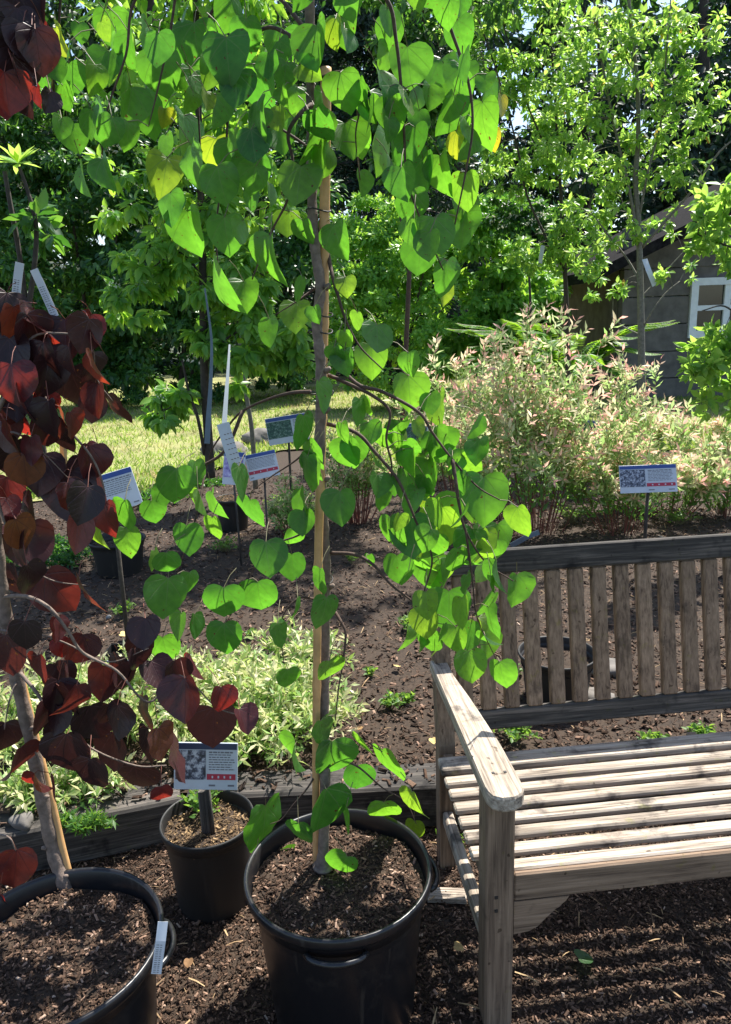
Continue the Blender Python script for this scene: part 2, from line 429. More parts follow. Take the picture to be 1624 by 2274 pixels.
class MB:
    def __init__(self):
        self.v, self.f, self.r, self.sm = [], [], [], []

    def add(self, verts, faces, rnd=0.5, smooth=True):
        b = len(self.v)
        self.v += [tuple(p) for p in verts]
        self.f += [tuple(i + b for i in f) for f in faces]
        self.r += [rnd] * len(verts)
        self.sm += [smooth] * len(faces)

    def box(self, lo, hi, rnd=0.5, mat=None, bev=0.0):
        x0, y0, z0 = lo
        x1, y1, z1 = hi
        if bev <= 0:
            vs = [Vector(p) for p in ((x0, y0, z0), (x1, y0, z0), (x1, y1, z0), (x0, y1, z0), (x0, y0, z1), (x1, y0, z1), (x1, y1, z1), (x0, y1, z1))]
            fs = [(0, 3, 2, 1), (4, 5, 6, 7), (0, 1, 5, 4), (1, 2, 6, 5), (2, 3, 7, 6), (3, 0, 4, 7)]
        else:
            b = bev
            vs, idx = [], {}
            for ix, x in ((0, x0), (1, x1)):
                for iy, y in ((0, y0), (1, y1)):
                    for iz, z in ((0, z0), (1, z1)):
                        sx, sy, sz = (1 if not ix else -1), (1 if not iy else -1), (1 if not iz else -1)
                        for k, off in enumerate(((0, sy * b, sz * b), (sx * b, 0, sz * b), (sx * b, sy * b, 0))):
                            idx[(ix, iy, iz, k)] = len(vs)
                            vs.append(Vector((x + off[0], y + off[1], z + off[2])))
            I = lambda a, b_, c, k: idx[(a, b_, c, k)]
            fs = []
            for s in (0, 1):
                fs.append([I(s, 0, 0, 0), I(s, 1, 0, 0), I(s, 1, 1, 0), I(s, 0, 1, 0)])
                fs.append([I(0, s, 0, 1), I(1, s, 0, 1), I(1, s, 1, 1), I(0, s, 1, 1)])
                fs.append([I(0, 0, s, 2), I(1, 0, s, 2), I(1, 1, s, 2), I(0, 1, s, 2)])
            for p in (0, 1):
                for q in (0, 1):
                    fs.append([I(p, q, 0, 0), I(p, q, 1, 0), I(p, q, 1, 1), I(p, q, 0, 1)])
                    fs.append([I(p, 0, q, 0), I(p, 1, q, 0), I(p, 1, q, 2), I(p, 0, q, 2)])
                    fs.append([I(0, p, q, 1), I(1, p, q, 1), I(1, p, q, 2), I(0, p, q, 2)])
                    for w in (0, 1):
                        fs.append([I(p, q, w, 0), I(p, q, w, 1), I(p, q, w, 2)])
            c = Vector(((x0 + x1) / 2, (y0 + y1) / 2, (z0 + z1) / 2))
            out = []
            for f in fs:
                a, b2, c2 = vs[f[0]], vs[f[1]], vs[f[2]]
                n = (b2 - a).cross(c2 - a)
                out.append(f if n.dot((a + c2) / 2 - c) > 0 else f[::-1])
            fs = out
        if mat is not None:
            vs = [mat @ p for p in vs]
        self.add(vs, fs, rnd, False)
        return self

    def tube(self, pts, radii, sides=8, cap=True, rnd=0.5):
        pts = [Vector(p) for p in pts]
        n = len(pts)
        if isinstance(radii, (int, float)):
            radii = [radii] * n
        ref = Vector((0.31, 0.17, 0.93)).normalized()
        vs = []
        for i, p in enumerate(pts):
            t = (pts[min(i + 1, n - 1)] - pts[max(i - 1, 0)])
            t = t.normalized() if t.length > 1e-9 else Vector((0, 0, 1))
            a = ref - t * ref.dot(t)
            if a.length < 0.15:
                a = Vector((1, 0, 0)) - t * t.x
            a.normalize()
            b = t.cross(a)
            ref = a * 0.9 + ref * 0.1 if i else a
            for k in range(sides):
                an = 2 * math.pi * k / sides
                vs.append(p + (a * math.cos(an) + b * math.sin(an)) * radii[i])
        fs = [(i * sides + k, i * sides + (k + 1) % sides, (i + 1) * sides + (k + 1) % sides, (i + 1) * sides + k) for i in range(n - 1) for k in range(sides)]
        if cap:
            fs.append(tuple(range(sides))[::-1])
            fs.append(tuple((n - 1) * sides + k for k in range(sides)))
        self.add(vs, fs, rnd, True)
        return self

    def lathe(self, prof, c, seg=64, wob=0.0):
        vs, n = [], len(prof)
        for i, (r, z) in enumerate(prof):
            for k in range(seg):
                a = 2 * math.pi * k / seg
                rr = r * (1 + wob * math.sin(3 * a + 1))
                vs.append((c[0] + rr * math.cos(a), c[1] + rr * math.sin(a), c[2] + z))
        fs = [(i * seg + k, i * seg + (k + 1) % seg, (i + 1) * seg + (k + 1) % seg, (i + 1) * seg + k) for i in range(n - 1) for k in range(seg)]
        self.add(vs, fs, 0.5, True)
        return self

    def build(self, name, mat, parent=None):
        me = bpy.data.meshes.new(name)
        me.from_pydata(self.v, [], self.f)
        me.polygons.foreach_set('use_smooth', self.sm)
        at = me.attributes.new('rnd', 'FLOAT', 'POINT')
        at.data.foreach_set('value', self.r)
        me.materials.append(mat)
        me.update()
        return link(name, me, parent)


def curve(pts, k=6):
    """Catmull-Rom through the points"""
    pts = [Vector(p) for p in pts]
    if len(pts) < 3:
        return pts
    q = [pts[0] * 2 - pts[1]] + pts + [pts[-1] * 2 - pts[-2]]
    out = []
    for i in range(1, len(q) - 2):
        for j in range(k):
            t = j / k
            a, b, c, d = q[i - 1], q[i], q[i + 1], q[i + 2]
            out.append(0.5 * ((2 * b) + (c - a) * t + (2 * a - 5 * b + 4 * c - d) * t * t + (3 * b - a - 3 * c + d) * t ** 3))
    out.append(pts[-1])
    return out


def instanced(name, tmpl, pos, frames, scale, rnd, mat, parent=None, smooth=True):
    """one mesh of many small pieces. tmpl: (verts (n,3), faces); frames (N,3,3) columns x,y,z"""
    tv, tf = tmpl
    tv = np.asarray(tv, float)
    nI = len(pos)
    var = tv[None] if tv.ndim == 2 else tv
    tv = var[0]
    nV = len(tv)
    sc = np.asarray(scale, float)
    if sc.ndim == 1:
        sc = np.repeat(sc[:, None], 3, 1)
    V = np.einsum('nij,nkj->nki', frames, var * sc[:, None, :]) + np.asarray(pos)[:, None, :]
    V = V.reshape(-1, 3)
    lt = np.array([len(f) for f in tf])
    lp = np.concatenate([np.array(f) for f in tf])
    loops = (lp[None, :] + (np.arange(nI) * nV)[:, None]).ravel()
    totals = np.tile(lt, nI)
    starts = np.concatenate([[0], np.cumsum(totals)[:-1]])
    me = bpy.data.meshes.new(name)
    me.vertices.add(len(V))
    me.vertices.foreach_set('co', V.astype(np.float32).ravel())
    me.loops.add(len(loops))
    me.loops.foreach_set('vertex_index', loops.astype(np.int32))
    me.polygons.add(len(totals))
    me.polygons.foreach_set('loop_start', starts.astype(np.int32))
    me.polygons.foreach_set('use_smooth', np.full(len(totals), smooth))
    at = me.attributes.new('rnd', 'FLOAT', 'POINT')
    r = np.asarray(rnd, float)
    at.data.foreach_set('value', (np.repeat(r, nV) if r.ndim == 1 else r.ravel()).astype(np.float32))
    uvl = me.uv_layers.new(name='UVMap')
    uv = np.tile(tv[lp][:, :2], (nI, 1))
    uvl.data.foreach_set('uv', uv.astype(np.float32).ravel())
    me.materials.append(mat)
    me.update()
    me.validate()
    return link(name, me, parent)


def frames_from(ydir, zdir):
    y = ydir / (np.linalg.norm(ydir, axis=1, keepdims=True) + 1e-9)
    x = np.cross(y, zdir)
    x /= (np.linalg.norm(x, axis=1, keepdims=True) + 1e-9)
    z = np.cross(x, y)
    return np.stack([x, y, z], axis=2)


# small leaf (length 1 along +y)
SMALL = ([(0, 0, 0), (-0.23, 0.32, 0.06), (0.23, 0.32, 0.06), (0, 0.4, 0), (-0.17, 0.68, 0.03), (0.17, 0.68, 0.03), (0, 1, -0.10)],
         [(0, 3, 1), (0, 2, 3), (1, 3, 6, 4), (3, 2, 5, 6)])
NARROW = ([(0, 0, 0), (-0.15, 0.42, 0.03), (0.15, 0.42, 0.03), (0, 0.45, -0.01), (0, 1, -0.12)],
          [(0, 3, 1), (0, 2, 3), (1, 3, 4), (3, 2, 4)])
BLADE = ([(-0.035, 0, 0), (0.035, 0, 0), (0.03, 0.55, 0.08), (-0.03, 0.55, 0.08), (0, 1, 0.28)], [(0, 1, 2, 3), (3, 2, 4)])
CHIP = ([(-0.5, -0.16, -0.07), (0.46, -0.2, -0.05), (0.5, 0.14, -0.07), (-0.42, 0.2, -0.05), (-0.47, -0.12, 0.08), (0.4, -0.14, 0.05), (0.44, 0.1, 0.09), (-0.4, 0.15, 0.06)],
        [(0, 3, 2, 1), (4, 5, 6, 7), (0, 1, 5, 4), (1, 2, 6, 5), (2, 3, 7, 6), (3, 0, 4, 7)])


def heart_template():
    o = [(0, 0.0), (0.10, 0.065), (0.25, 0.105), (0.40, 0.06), (0.51, -0.08), (0.555, -0.27), (0.52, -0.48), (0.41, -0.67), (0.25, -0.83), (0.08, -0.94), (0, -1.0)]
    mid = [0, -0.03, -0.07, -0.13, -0.22, -0.34, -0.48, -0.64, -0.80, -0.91, -1.0]
    T = (0, 0.35, 0.7, 1.0)
    vs, fs, ix = [], [], {}
    for sgn in (-1, 1):
        for i in range(11):
            for j, t in enumerate(T):
                if (j == 0 or i in (0, 10)):
                    key = ('m', i)
                    t = 0
                else:
                    key = (sgn, i, j)
                if key not in ix:
                    x = sgn * o[i][0] * t
                    y = mid[i] + (o[i][1] - mid[i]) * t
                    z = 0.20 * abs(x) ** 1.1 - 0.10 * y * y + (0.035 * math.sin(6 * y + sgn) * t)
                    ix[key] = len(vs)
                    vs.append((x, y, z))
        g = lambda i, j: ix[('m', i)] if (j == 0 or i in (0, 10)) else ix[(sgn, i, j)]
        for i in range(10):
            for j in range(3):
                q = []
                for a in (g(i, j), g(i + 1, j), g(i + 1, j + 1), g(i, j + 1)):
                    if a not in q:
                        q.append(a)
                if len(q) > 2:
                    fs.append(tuple(q if sgn > 0 else q[::-1]))
    return vs, fs


HEART = heart_template()


def heart_variants(n, rs):
    """the same leaf bent, cupped, twisted and waved differently n times"""
    b = np.array(HEART[0])
    out = []
    for _ in range(n):
        v = b.copy()
        x, y = b[:, 0], b[:, 1]
        ws, hs = rs.uniform(.88, 1.08), rs.uniform(-.12, .12)
        v[:, 0] = x * ws * (1 + hs * np.sign(x)) + 0.10 * rs.uniform(-1, 1) * y * y
        ed = np.abs(x) / .55
        v[:, 2] = (rs.uniform(-.15, .65) * np.abs(x) ** 1.15 - rs.uniform(-.15, .6) * y * y + rs.uniform(.0, .06) * np.sin(rs.uniform(7, 12) * y + rs.uniform(0, 6) + 2 * np.sign(x)) * ed
                   + rs.uniform(-.18, .18) * x * y)
        out.append(v)
    return np.array(out)


def heart_leaves(name, leaves, Yf, mat, parent, rndf, twig_targets, twig_mat, twist=1.0):
    """leaves: (px, py, length px, width ratio, tip angle deg, tint). Real leaves hung round the tree."""
    pos, fr, sc, rn = [], [], [], []
    pet = MB()
    rs = random.Random(len(leaves))
    for (px, py, ln, w, a, tint) in leaves:
        Y = Yf(px, py, rs)
        dp = depth(px, py, Y)
        Lw = ((1.12 if py > 1600 else 0.90) if len(leaves) > 150 else 1.02) * ln * dp / F_PX
        c = P(px, py, Y)
        yaw = math.acos(max(0.15, min(1.0, w))) * rs.choice((-1, 1)) + rs.uniform(-0.15, 0.15)
        pitch = rs.uniform(-0.5, 0.25) * (0.4 if py > 1600 else twist)
        ar = math.radians(a) + rs.uniform(-0.1, 0.1)
        # leaf plane: local x right, local -y tip (down), z towards the path
        m = Matrix.Rotation(-ar, 3, 'Y') @ Matrix.Rotation(pitch, 3, 'X') @ Matrix.Rotation(yaw, 3, 'Z') @ Matrix(((1, 0, 0), (0, 0, -1), (0, 1, 0)))
        Lr = Lw / max(0.75, math.cos(pitch))
        hook = c + m @ Vector((0, 0.45 * Lr, 0))
        pos.append(hook)
        fr.append(np.array(m))
        sc.append((Lr, Lr, Lr))
        rn.append(rndf(tint, rs))
        # leaf stalk towards the nearest twig, never longer than a real one
        best = min(twig_targets, key=lambda q: (q - hook).length)
        dv = best - hook
        ln2 = min(dv.length, 0.055)
        if dv.length > 0.055:
            dv = (dv.normalized() + Vector((0, 0, 0.9))).normalized()
        else:
            dv = dv.normalized() if dv.length > 1e-6 else Vector((0, 0, 1))
        e = hook + dv * ln2
        md = (hook + e) / 2 + Vector((0, 0, 0.006))
        pet.tube([hook, md, e], [0.0009, 0.0008, 0.0011], 4, False)
    o = instanced(name, (heart_variants(len(pos), np.random.default_rng(len(pos))), HEART[1]), np.array([tuple(p) for p in pos]), np.array(fr), np.array(sc), np.array(rn), mat, parent)
    pet.build('leaf_stalks', twig_mat, parent)['kind'] = 'stuff'
    return o


def rand_dirs(n, up=0.0):
    d = rng.normal(size=(n, 3))
    d[:, 2] += up
    return d / np.linalg.norm(d, axis=1, keepdims=True)


def clump_points(n, centres, radii, sigma=0.5):
    k = rng.integers(0, len(centres), n)
    d = rand_dirs(n)
    r = rng.uniform(0, 1, n) ** sigma
    return np.asarray(centres)[k] + d * r[:, None] * np.asarray(radii)[k], d


def foliage(name, n, centres, radii, size, mat, parent, tmpl=SMALL, droop=0.2, rlo=0, rhi=1, sigma=0.5, zmin=0.14, face=None):
    p, d = clump_points(n, centres, radii, sigma)
    y = d * 0.7 + rand_dirs(n) * 0.8
    y[:, 2] -= droop
    z = rand_dirs(n, 0.9) if face is None else rand_dirs(n) * 0.55 + np.array([face])
    fr = frames_from(y, z)
    k = p[:, 2] > zmin
    s = rng.uniform(size[0], size[1], n)
    return instanced(name, tmpl, p[k], fr[k], s[k], rng.uniform(rlo, rhi, n)[k], mat, parent)


def bush_clumps(c, r, n, cr, flat=1.0):
    """clump centres spread through an ellipsoid shell with gaps"""
    d = rand_dirs(n)
    rr = rng.uniform(0.35, 1.0, n) ** 0.6
    cs = np.array(c)[None] + d * rr[:, None] * np.array(r)[None]
    rd = np.repeat(rng.uniform(cr[0], cr[1], n)[:, None], 3, 1) * np.array([[1, 1, flat]])
    return cs, rd


# ------------------------------------------------------------------ setting: ground sheets
def sheet(name, x0, x1, y0, y1, nx, ny, zf, mat, kind='structure', yedge=None):
    xs = np.linspace(x0, x1, nx)
    vs = []
    for j in range(ny):
        for i in range(nx):
            x = xs[i]
            ya = y0 if yedge is None else yedge(x)
            y = ya + (y1 - ya) * j / (ny - 1)
            vs.append((x, y, zf(x, y)))
    fs = [(j * nx + i, j * nx + i + 1, (j + 1) * nx + i + 1, (j + 1) * nx + i) for j in range(ny - 1) for i in range(nx - 1)]
    mb = MB()
    mb.add(vs, fs, 0.5, True)
    return tag(mb.build(name, mat), kind=kind)


def nz(x, y, s, k=0):
    return noise.noise(Vector((x * s, y * s, k)))


def path_z(x, y):
    return 0.012 * nz(x, y, 3) + 0.006 * nz(x, y, 14, 4)


def timber_y(x):
    # front line of the bed edging
    return 2.10 + 0.02 * x if x > -0.62 else 2.10 + (x + 0.62) * 0.30


def bed_z(x, y):
    return 0.115 + 0.03 * nz(x, y, 1.3, 2) + 0.010 * nz(x, y, 9, 5) + 0.05 * max(0, 1 - abs(y - 6.6) / 1.2)


def lawn_edge(x):
    return 6.9 + 0.45 * nz(x, 0, 0.6, 9) + (1.6 * math.exp(-((x + 0.75) / 0.8) ** 2)) + 0.4 * max(0, x - 1) - 0.5 * max(0, -1.6 - x)


sheet('ground', -90, 90, -6, 160, 30, 40, lambda x, y: -0.06 + (0.10 if y > 9 else 0), MT['floor_dark'])
sheet('mulch_path', -3, 3, 0.2, 2.32, 130, 60, path_z, MT['soil'])
sheet('planting_bed', -6, 7, 0, 10, 130, 100, bed_z, MT['soil'], yedge=lambda x: timber_y(x) + 0.09)
sheet('lawn', -16, 16, 0, 22, 120, 60, lambda x, y: 0.150 + 0.03 * nz(x, y, 0.5) + 0.012 * nz(x, y, 4), MT['lawn'], yedge=lawn_edge)


def chips(name, n, fx, fy, zf, size, mat, keep=None, parent=None, flat=0.35, kind='stuff', label=None):
    x = fx(n)
    y = fy(n)
    if keep is not None:
        k = np.array([keep(a, b) for a, b in zip(x, y)])
        x, y = x[k], y[k]
    n = len(x)
    z = np.array([zf(a, b) for a, b in zip(x, y)]) + rng.uniform(0, 0.012, n)
    zd = rng.normal(size=(n, 3)) * flat
    zd[:, 2] += 1
    yd = rng.normal(size=(n, 3))
    yd[:, 2] *= 0.4
    fr = frames_from(yd, zd)
    s = size[0] + (size[1] - size[0]) * rng.uniform(0, 1, n) ** 2.2
    asp = np.stack([s, s * rng.uniform(0.5, 1.5, n), s * rng.uniform(0.5, 1.6, n)], 1)
    r = np.clip(rng.beta(1.6, 2.4, n), 0, 1)
    o = instanced(name, CHIP, np.stack([x, y, z], 1), fr, asp, r, mat, parent, smooth=False)
    if kind:
        tag(o, label, kind=kind)
    return o


U = rng.uniform
chips('bark_mulch', 120000, lambda n: U(-1.25, 1.5, n), lambda n: U(1.05, 2.2, n), path_z, (0.003, 0.017), MT['chips'],
      keep=lambda x, y: y < timber_y(x) + 0.02 and abs(x) < 0.30 + 0.52 * y, label='brown bark mulch chips covering the path around the pots and bench')
tag(bpy.data.objects['bark_mulch'], cat='mulch')
chips('bed_mulch', 90000, lambda n: U(-3.6, 3.6, n), lambda n: 2.2 + 5.2 * U(0, 1, n) ** 1.5, bed_z, (0.005, 0.032), MT['chips'],
      keep=lambda x, y: y > timber_y(x) + 0.14 and y < lawn_edge(x) + 0.1 and abs(x) < 0.5 + 0.56 * y, label='dark brown bark mulch covering the raised planting bed')
tag(bpy.data.objects['bed_mulch'], cat='mulch')

chips('timber_litter', 5200, lambda n: U(-1.9, 1.9, n), lambda n: U(1.6, 2.35, n), lambda x, y: 0.151, (0.006, 0.04), MT['chips'],
      keep=lambda x, y: timber_y(x) + 0.02 < y < timber_y(x) + 0.14 and nz(x, y, 5, 3) > -0.25, label='bark bits scattered along the top of the edging timber')
tag(bpy.data.objects['timber_litter'], cat='mulch')
SHRED = ([(-0.5, -0.03, 0), (0.5, -0.02, 0.0), (0.5, 0.02, 0.0), (-0.5, 0.03, 0), (0, -0.035, 0.07), (0, 0.035, 0.07), (0, -0.03, 0.03), (0, 0.03, 0.03)],
         [(0, 4, 5, 3), (4, 1, 2, 5), (0, 3, 7, 6), (6, 7, 2, 1), (0, 6, 4), (6, 1, 4), (3, 5, 7), (7, 5, 2)])
for nm, zf_, yr, mx, lb in (('path_shreds', path_z, (1.05, 2.15), 900, 'pale shreds and twigs strewn over the path mulch'), ('bed_shreds', bed_z, (2.3, 5.5), 1600, 'pale shreds and twigs strewn over the bed mulch')):
    x = U(-2.2, 2.6, mx)
    y = U(yr[0], yr[1], mx)
    k = np.array([(b < timber_y(a) - .02 if nm[0] == 'p' else b > timber_y(a) + .15) and abs(a) < .3 + .53 * b for a, b in zip(x, y)])
    x, y = x[k], y[k]
    m_ = len(x)
    z = np.array([zf_(a, b) for a, b in zip(x, y)]) + U(.010, .022, m_)
    zd = rng.normal(size=(m_, 3)) * .25
    zd[:, 2] += 1
    o = instanced(nm, SHRED, np.stack([x, y, z], 1), frames_from(rng.normal(size=(m_, 3)) * np.array([[1, 1, .25]]), zd), .015 + .05 * U(0, 1, m_) ** 2, U(0, .75, m_), MT['litter'], smooth=False)
    tag(o, lb, 'mulch', kind='stuff')

# grass, short and mown with dry clippings
n = 95000
gx = U(-9, 11, n)
gy = 6.4 + 10.0 * U(0, 1, n) ** 1.25
k = np.array([(b > lawn_edge(a) - 0.15 + 0.3 * nz(a, b, 3, 3)) and abs(a) < 0.53 * b + 0.4 for a, b in zip(gx, gy)])
gx, gy = gx[k], gy[k]
n = len(gx)
gz = np.array([0.148 + 0.03 * nz(a, b, 0.5) + 0.012 * nz(a, b, 4) for a, b in zip(gx, gy)])
yd = rng.normal(size=(n, 3)) * 0.55
yd[:, 2] = 1.0
dry = np.array([nz(a * 0.5, b * 1.6, 1.2, 7) for a, b in zip(gx, gy)])
gr = np.clip(U(0, 0.75, n) + np.where(dry > 0.12, U(0, 0.8, n), 0), 0, 1)
hgt = np.where(gy < np.array([lawn_edge(a) for a in gx]) + 0.8, U(0.05, 0.12, n), U(0.03, 0.075, n))
o = instanced('grass', BLADE, np.stack([gx, gy, gz], 1), frames_from(yd, rand_dirs(n)), np.stack([hgt * 2.6, hgt, hgt], 1), gr, MT['grass'])
tag(o, 'mown yellow green lawn grass with dry clippings', 'grass', kind='stuff')

# ------------------------------------------------------------------ bed edging timbers
def beam(name, a, b, w, h, z0, mat, label, cat, group=None):
    a, b = Vector(a), Vector(b)
    ln = (b - a).length
    e = empty(name, (a.x, a.y, z0), label, cat, group, rz=math.atan2(b.y - a.y, b.x - a.x))
    e['local'] = 1
    mb = MB()
    seg = 14
    for k in range(1):
        mb.box((0, 0, 0), (ln, w, h), bev=0.008)
    o = mb.build('timber_body', mat, e)
    del e['local']
    return e


beam('edging_timber', (-0.60, timber_y(-0.6) + 0.0, 0), (1.9, timber_y(1.9), 0), 0.14, 0.150, 0.0, MT['black_x'],
     'long brown edging timber running behind the centre pot and bench', 'edging timber', 'timbers edging the planting bed')
beam('edging_timber', (-2.0, timber_y(-2.0) - 0.012, 0), (-0.612, timber_y(-0.62) - 0.012, 0), 0.14, 0.150, -0.004, MT['black_x'],
     'dark edging timber slanting behind the large pot on the left', 'edging timber', 'timbers edging the planting bed')

# ------------------------------------------------------------------ pots
def pot(name, c, r, h, label, group, mat, handles=True, soil_drop=0.045, seed=1, nchips=5200):
    e = empty(name, c, label, 'plant pot', group)
    k = r / 0.215
    prof = [(r * 0.05, 0.004), (r * 0.76, 0.0), (r * 0.785, 0.012), (r * 0.90, h * 0.80), (r * 0.915, h * 0.86), (r * 0.955, h * 0.865), (r * 0.965, h * 0.925)]
    MB().lathe(prof, c).build('pot_body', mat, e)
    lip = [(r * 0.965, h * 0.925), (r * 1.0, h * 0.93), (r * 1.012, h * 0.95), (r * 1.012, h * 0.985), (r * 1.0, h * 1.0), (r * 0.975, h * 1.0), (r * 0.955, h * 0.985), (r * 0.945, h * 0.90), (r * 0.91, h * 0.80)]
    MB().lathe(lip, c).build('rim', mat, e)
    if handles:
        for hd in (-math.pi / 2 - 0.0, math.pi / 2, 0.15):
            mb = MB()
            pts = []
            for i in range(13):
                a = hd - 0.30 + 0.05 * i
                bul = 0.020 * math.sin(math.pi * i / 12) ** 0.5
                rr = r * 0.985 + bul * k
                pts.append((c[0] + rr * math.cos(a), c[1] + rr * math.sin(a), c[2] + h * 0.885))
            mb.tube(pts, 0.0075 * k, 8)
            mb.build('handle', mat, e)
    zs = c[2] + h - soil_drop
    mb = MB()
    vs, fs = [(c[0], c[1], zs)], []
    for i in range(1, 13):
        for q in range(40):
            a = 2 * math.pi * q / 40
            rr = r * 0.93 * i / 12
            x, y = c[0] + rr * math.cos(a), c[1] + rr * math.sin(a)
            vs.append((x, y, zs + 0.014 * nz(x, y, 16, seed)))
    for q in range(40):
        fs.append((0, 1 + q, 1 + (q + 1) % 40))
    for i in range(11):
        for q in range(40):
            fs.append((1 + i * 40 + q, 1 + (i + 1) * 40 + q, 1 + (i + 1) * 40 + (q + 1) % 40, 1 + i * 40 + (q + 1) % 40))
    mb.add(vs, fs, 0.5, True)
    so = mb.build('potting_soil', MT['soil'], e)
    a = U(0, 2 * math.pi, nchips)
    rr = r * 0.91 * np.sqrt(U(0, 1, nchips))
    x, y = c[0] + rr * np.cos(a), c[1] + rr * np.sin(a)
    z = np.array([zs + 0.014 * nz(p, q, 16, seed) for p, q in zip(x, y)]) + U(0, 0.006, nchips)
    zd = rng.normal(size=(nchips, 3)) * 0.4
    zd[:, 2] += 1
    fr = frames_from(rng.normal(size=(nchips, 3)) * np.array([[1, 1, 0.4]]), zd)
    s = 0.0035 + 0.014 * U(0, 1, nchips) ** 2.5
    ch = instanced('soil_chips', CHIP, np.stack([x, y, z], 1), fr, s, np.clip(rng.beta(1.5, 2.2, nchips), 0, 1), MT['litter2'] if r < 0.15 else MT['chips'], so, smooth=False)
    ch['kind'] = 'stuff'
    return e


gc = G(751, 1925, 0.38)
gc = Vector((gc.x, gc.y, 0))
rc = G(118, 2092, 0.38)
rc = Vector((rc.x, rc.y, 0))
sc_ = G(460, 1815, 0.27)
sc_ = Vector((sc_.x, sc_.y, 0))
pg = 'black nursery pots standing on the mulch path'
pot('nursery_pot', tuple(gc), 0.213, 0.38, 'large round black pot holding the green heart-leaved tree', pg, MT['plastic'], seed=3)
pot('nursery_pot', tuple(rc), 0.218, 0.38, 'large round black pot holding the purple-leaved tree', pg, MT['plastic'], seed=5)
pot('nursery_pot', tuple(sc_), 0.128, 0.27, 'small dull black pot holding the grey plant sign', pg, MT['plastic_dull'], handles=False, soil_drop=0.035, seed=8, nchips=1500)
bp_ = G(268, 1268, 0.12)
pot('nursery_pot', (bp_.x, bp_.y, 0.11), 0.17, 0.22, 'shaded wide black pot far behind the purple leaves', 'black nursery pots on the bed', MT['plastic_dull'], handles=False, seed=11, nchips=300)
bp2 = G(1235, 1545, 0.12)
pot('nursery_pot', (bp2.x, bp2.y, 0.11), 0.15, 0.20, 'black pot seen between the back slats of the bench', 'black nursery pots on the bed', MT['plastic_dull'], handles=False, seed=12, nchips=300)
bp3 = G(520, 1172, 0.12)
pot('nursery_pot', (bp3.x, bp3.y, 0.11), 0.13, 0.24, 'black pot of pale mulch behind the hanging paper tag', 'black nursery pots on the bed', MT['plastic_dull'], handles=False, seed=13, nchips=900, soil_drop=0.005)

# ------------------------------------------------------------------ bench
fl = P(1100, 1760, 1.40)          # arm front over the front leg
bench = empty('garden_bench', (0, 0, 0), 'weathered grey wooden slatted bench with arm, cut by the right edge', 'bench')
YAW = math.radians(5.6)
bench.location = (0.232, 1.385, 0)
bench.rotation_euler = (0, 0, YAW)
bench['local'] = 1
BL = 1.50


def bpart(name, boxes, mat, label=None, bev=0.004):
    mb = MB()
    for b in boxes:
        mb.box(b[0], b[1], mat=b[2] if len(b) > 2 else None, bev=bev)
    o = mb.build(name, mat, bench)
    if label:
        o['label'] = label
    return o


LEGW = 0.064
SEATZ = 0.415
ARMZ = 0.612
for s, x0 in ((0, 0.0), (1, BL - LEGW)):
    bpart('front_leg', [((x0, 0, 0), (x0 + LEGW, LEGW, ARMZ))], MT['brown_z'])
# back posts: straight to the seat, then leaning back
TILT = math.radians(12)


def back_frame(y0, z0):
    return Matrix.Translation((0, y0, z0)) @ Matrix.Rotation(-TILT, 4, 'X')


BY = 0.522     # back plane at seat height
BM = back_frame(BY, SEATZ)
for x0 in (0.004, BL - 0.05):
    mb = MB()
    w = 0.046
    prof = [(BY - 0.0, 0.0), (BY + 0.055, 0.0), (BY + 0.055, SEATZ - 0.02), (BY + 0.05 + 0.548 * math.sin(TILT), SEATZ + 0.523), (BY + 0.005 + 0.548 * math.sin(TILT), SEATZ + 0.523), (BY, SEATZ)]
    vs = [(x0, p[0], p[1]) for p in prof] + [(x0 + w, p[0], p[1]) for p in prof]
    fs = [(0, 5, 2, 1), (5, 4, 3, 2), (6, 7, 8, 11), (11, 8, 9, 10)] + [(i, (i + 1) % 6, (i + 1) % 6 + 6, i + 6) for i in range(6)]
    mb.add(vs, fs, 0.5, False)
    mb.build('back_post', MT['brown_z'], bench)
# arms, widening to the front with a rounded nose
for x0, flip in ((-0.006, 1), (BL + 0.006, -1)):
    mb = MB()
    out = [(0.0, BY + 0.075), (0.046, BY + 0.075), (0.046, BY - 0.02), (0.062, 0.36), (0.078, 0.16), (0.082, 0.02), (0.080, -0.022), (0.070, -0.040), (0.052, -0.050), (0.026, -0.050), (0.008, -0.040), (0.0, -0.018)]
    b = 0.005
    cxm = 0.04
    rings = []
    for (sh, z) in ((b, ARMZ), (0, ARMZ + b), (0, ARMZ + 0.034 - b), (b, ARMZ + 0.034)):
        rings.append([(x0 + flip * (x + (cxm - x) * sh * 12), y + (0.25 - y) * sh * 1.6, z) for x, y in out])
    vs = [p for r_ in rings for p in r_]
    n_ = len(out)
    fs = [(i * n_ + k, i * n_ + (k + 1) % n_, (i + 1) * n_ + (k + 1) % n_, (i + 1) * n_ + k) for i in range(3) for k in range(n_)]
    fs += [tuple(range(n_))[::-1], tuple(3 * n_ + k for k in range(n_))]
    mb.add(vs, fs, 0.5, False)
    mb.build('armrest', MT['grey_y'], bench)
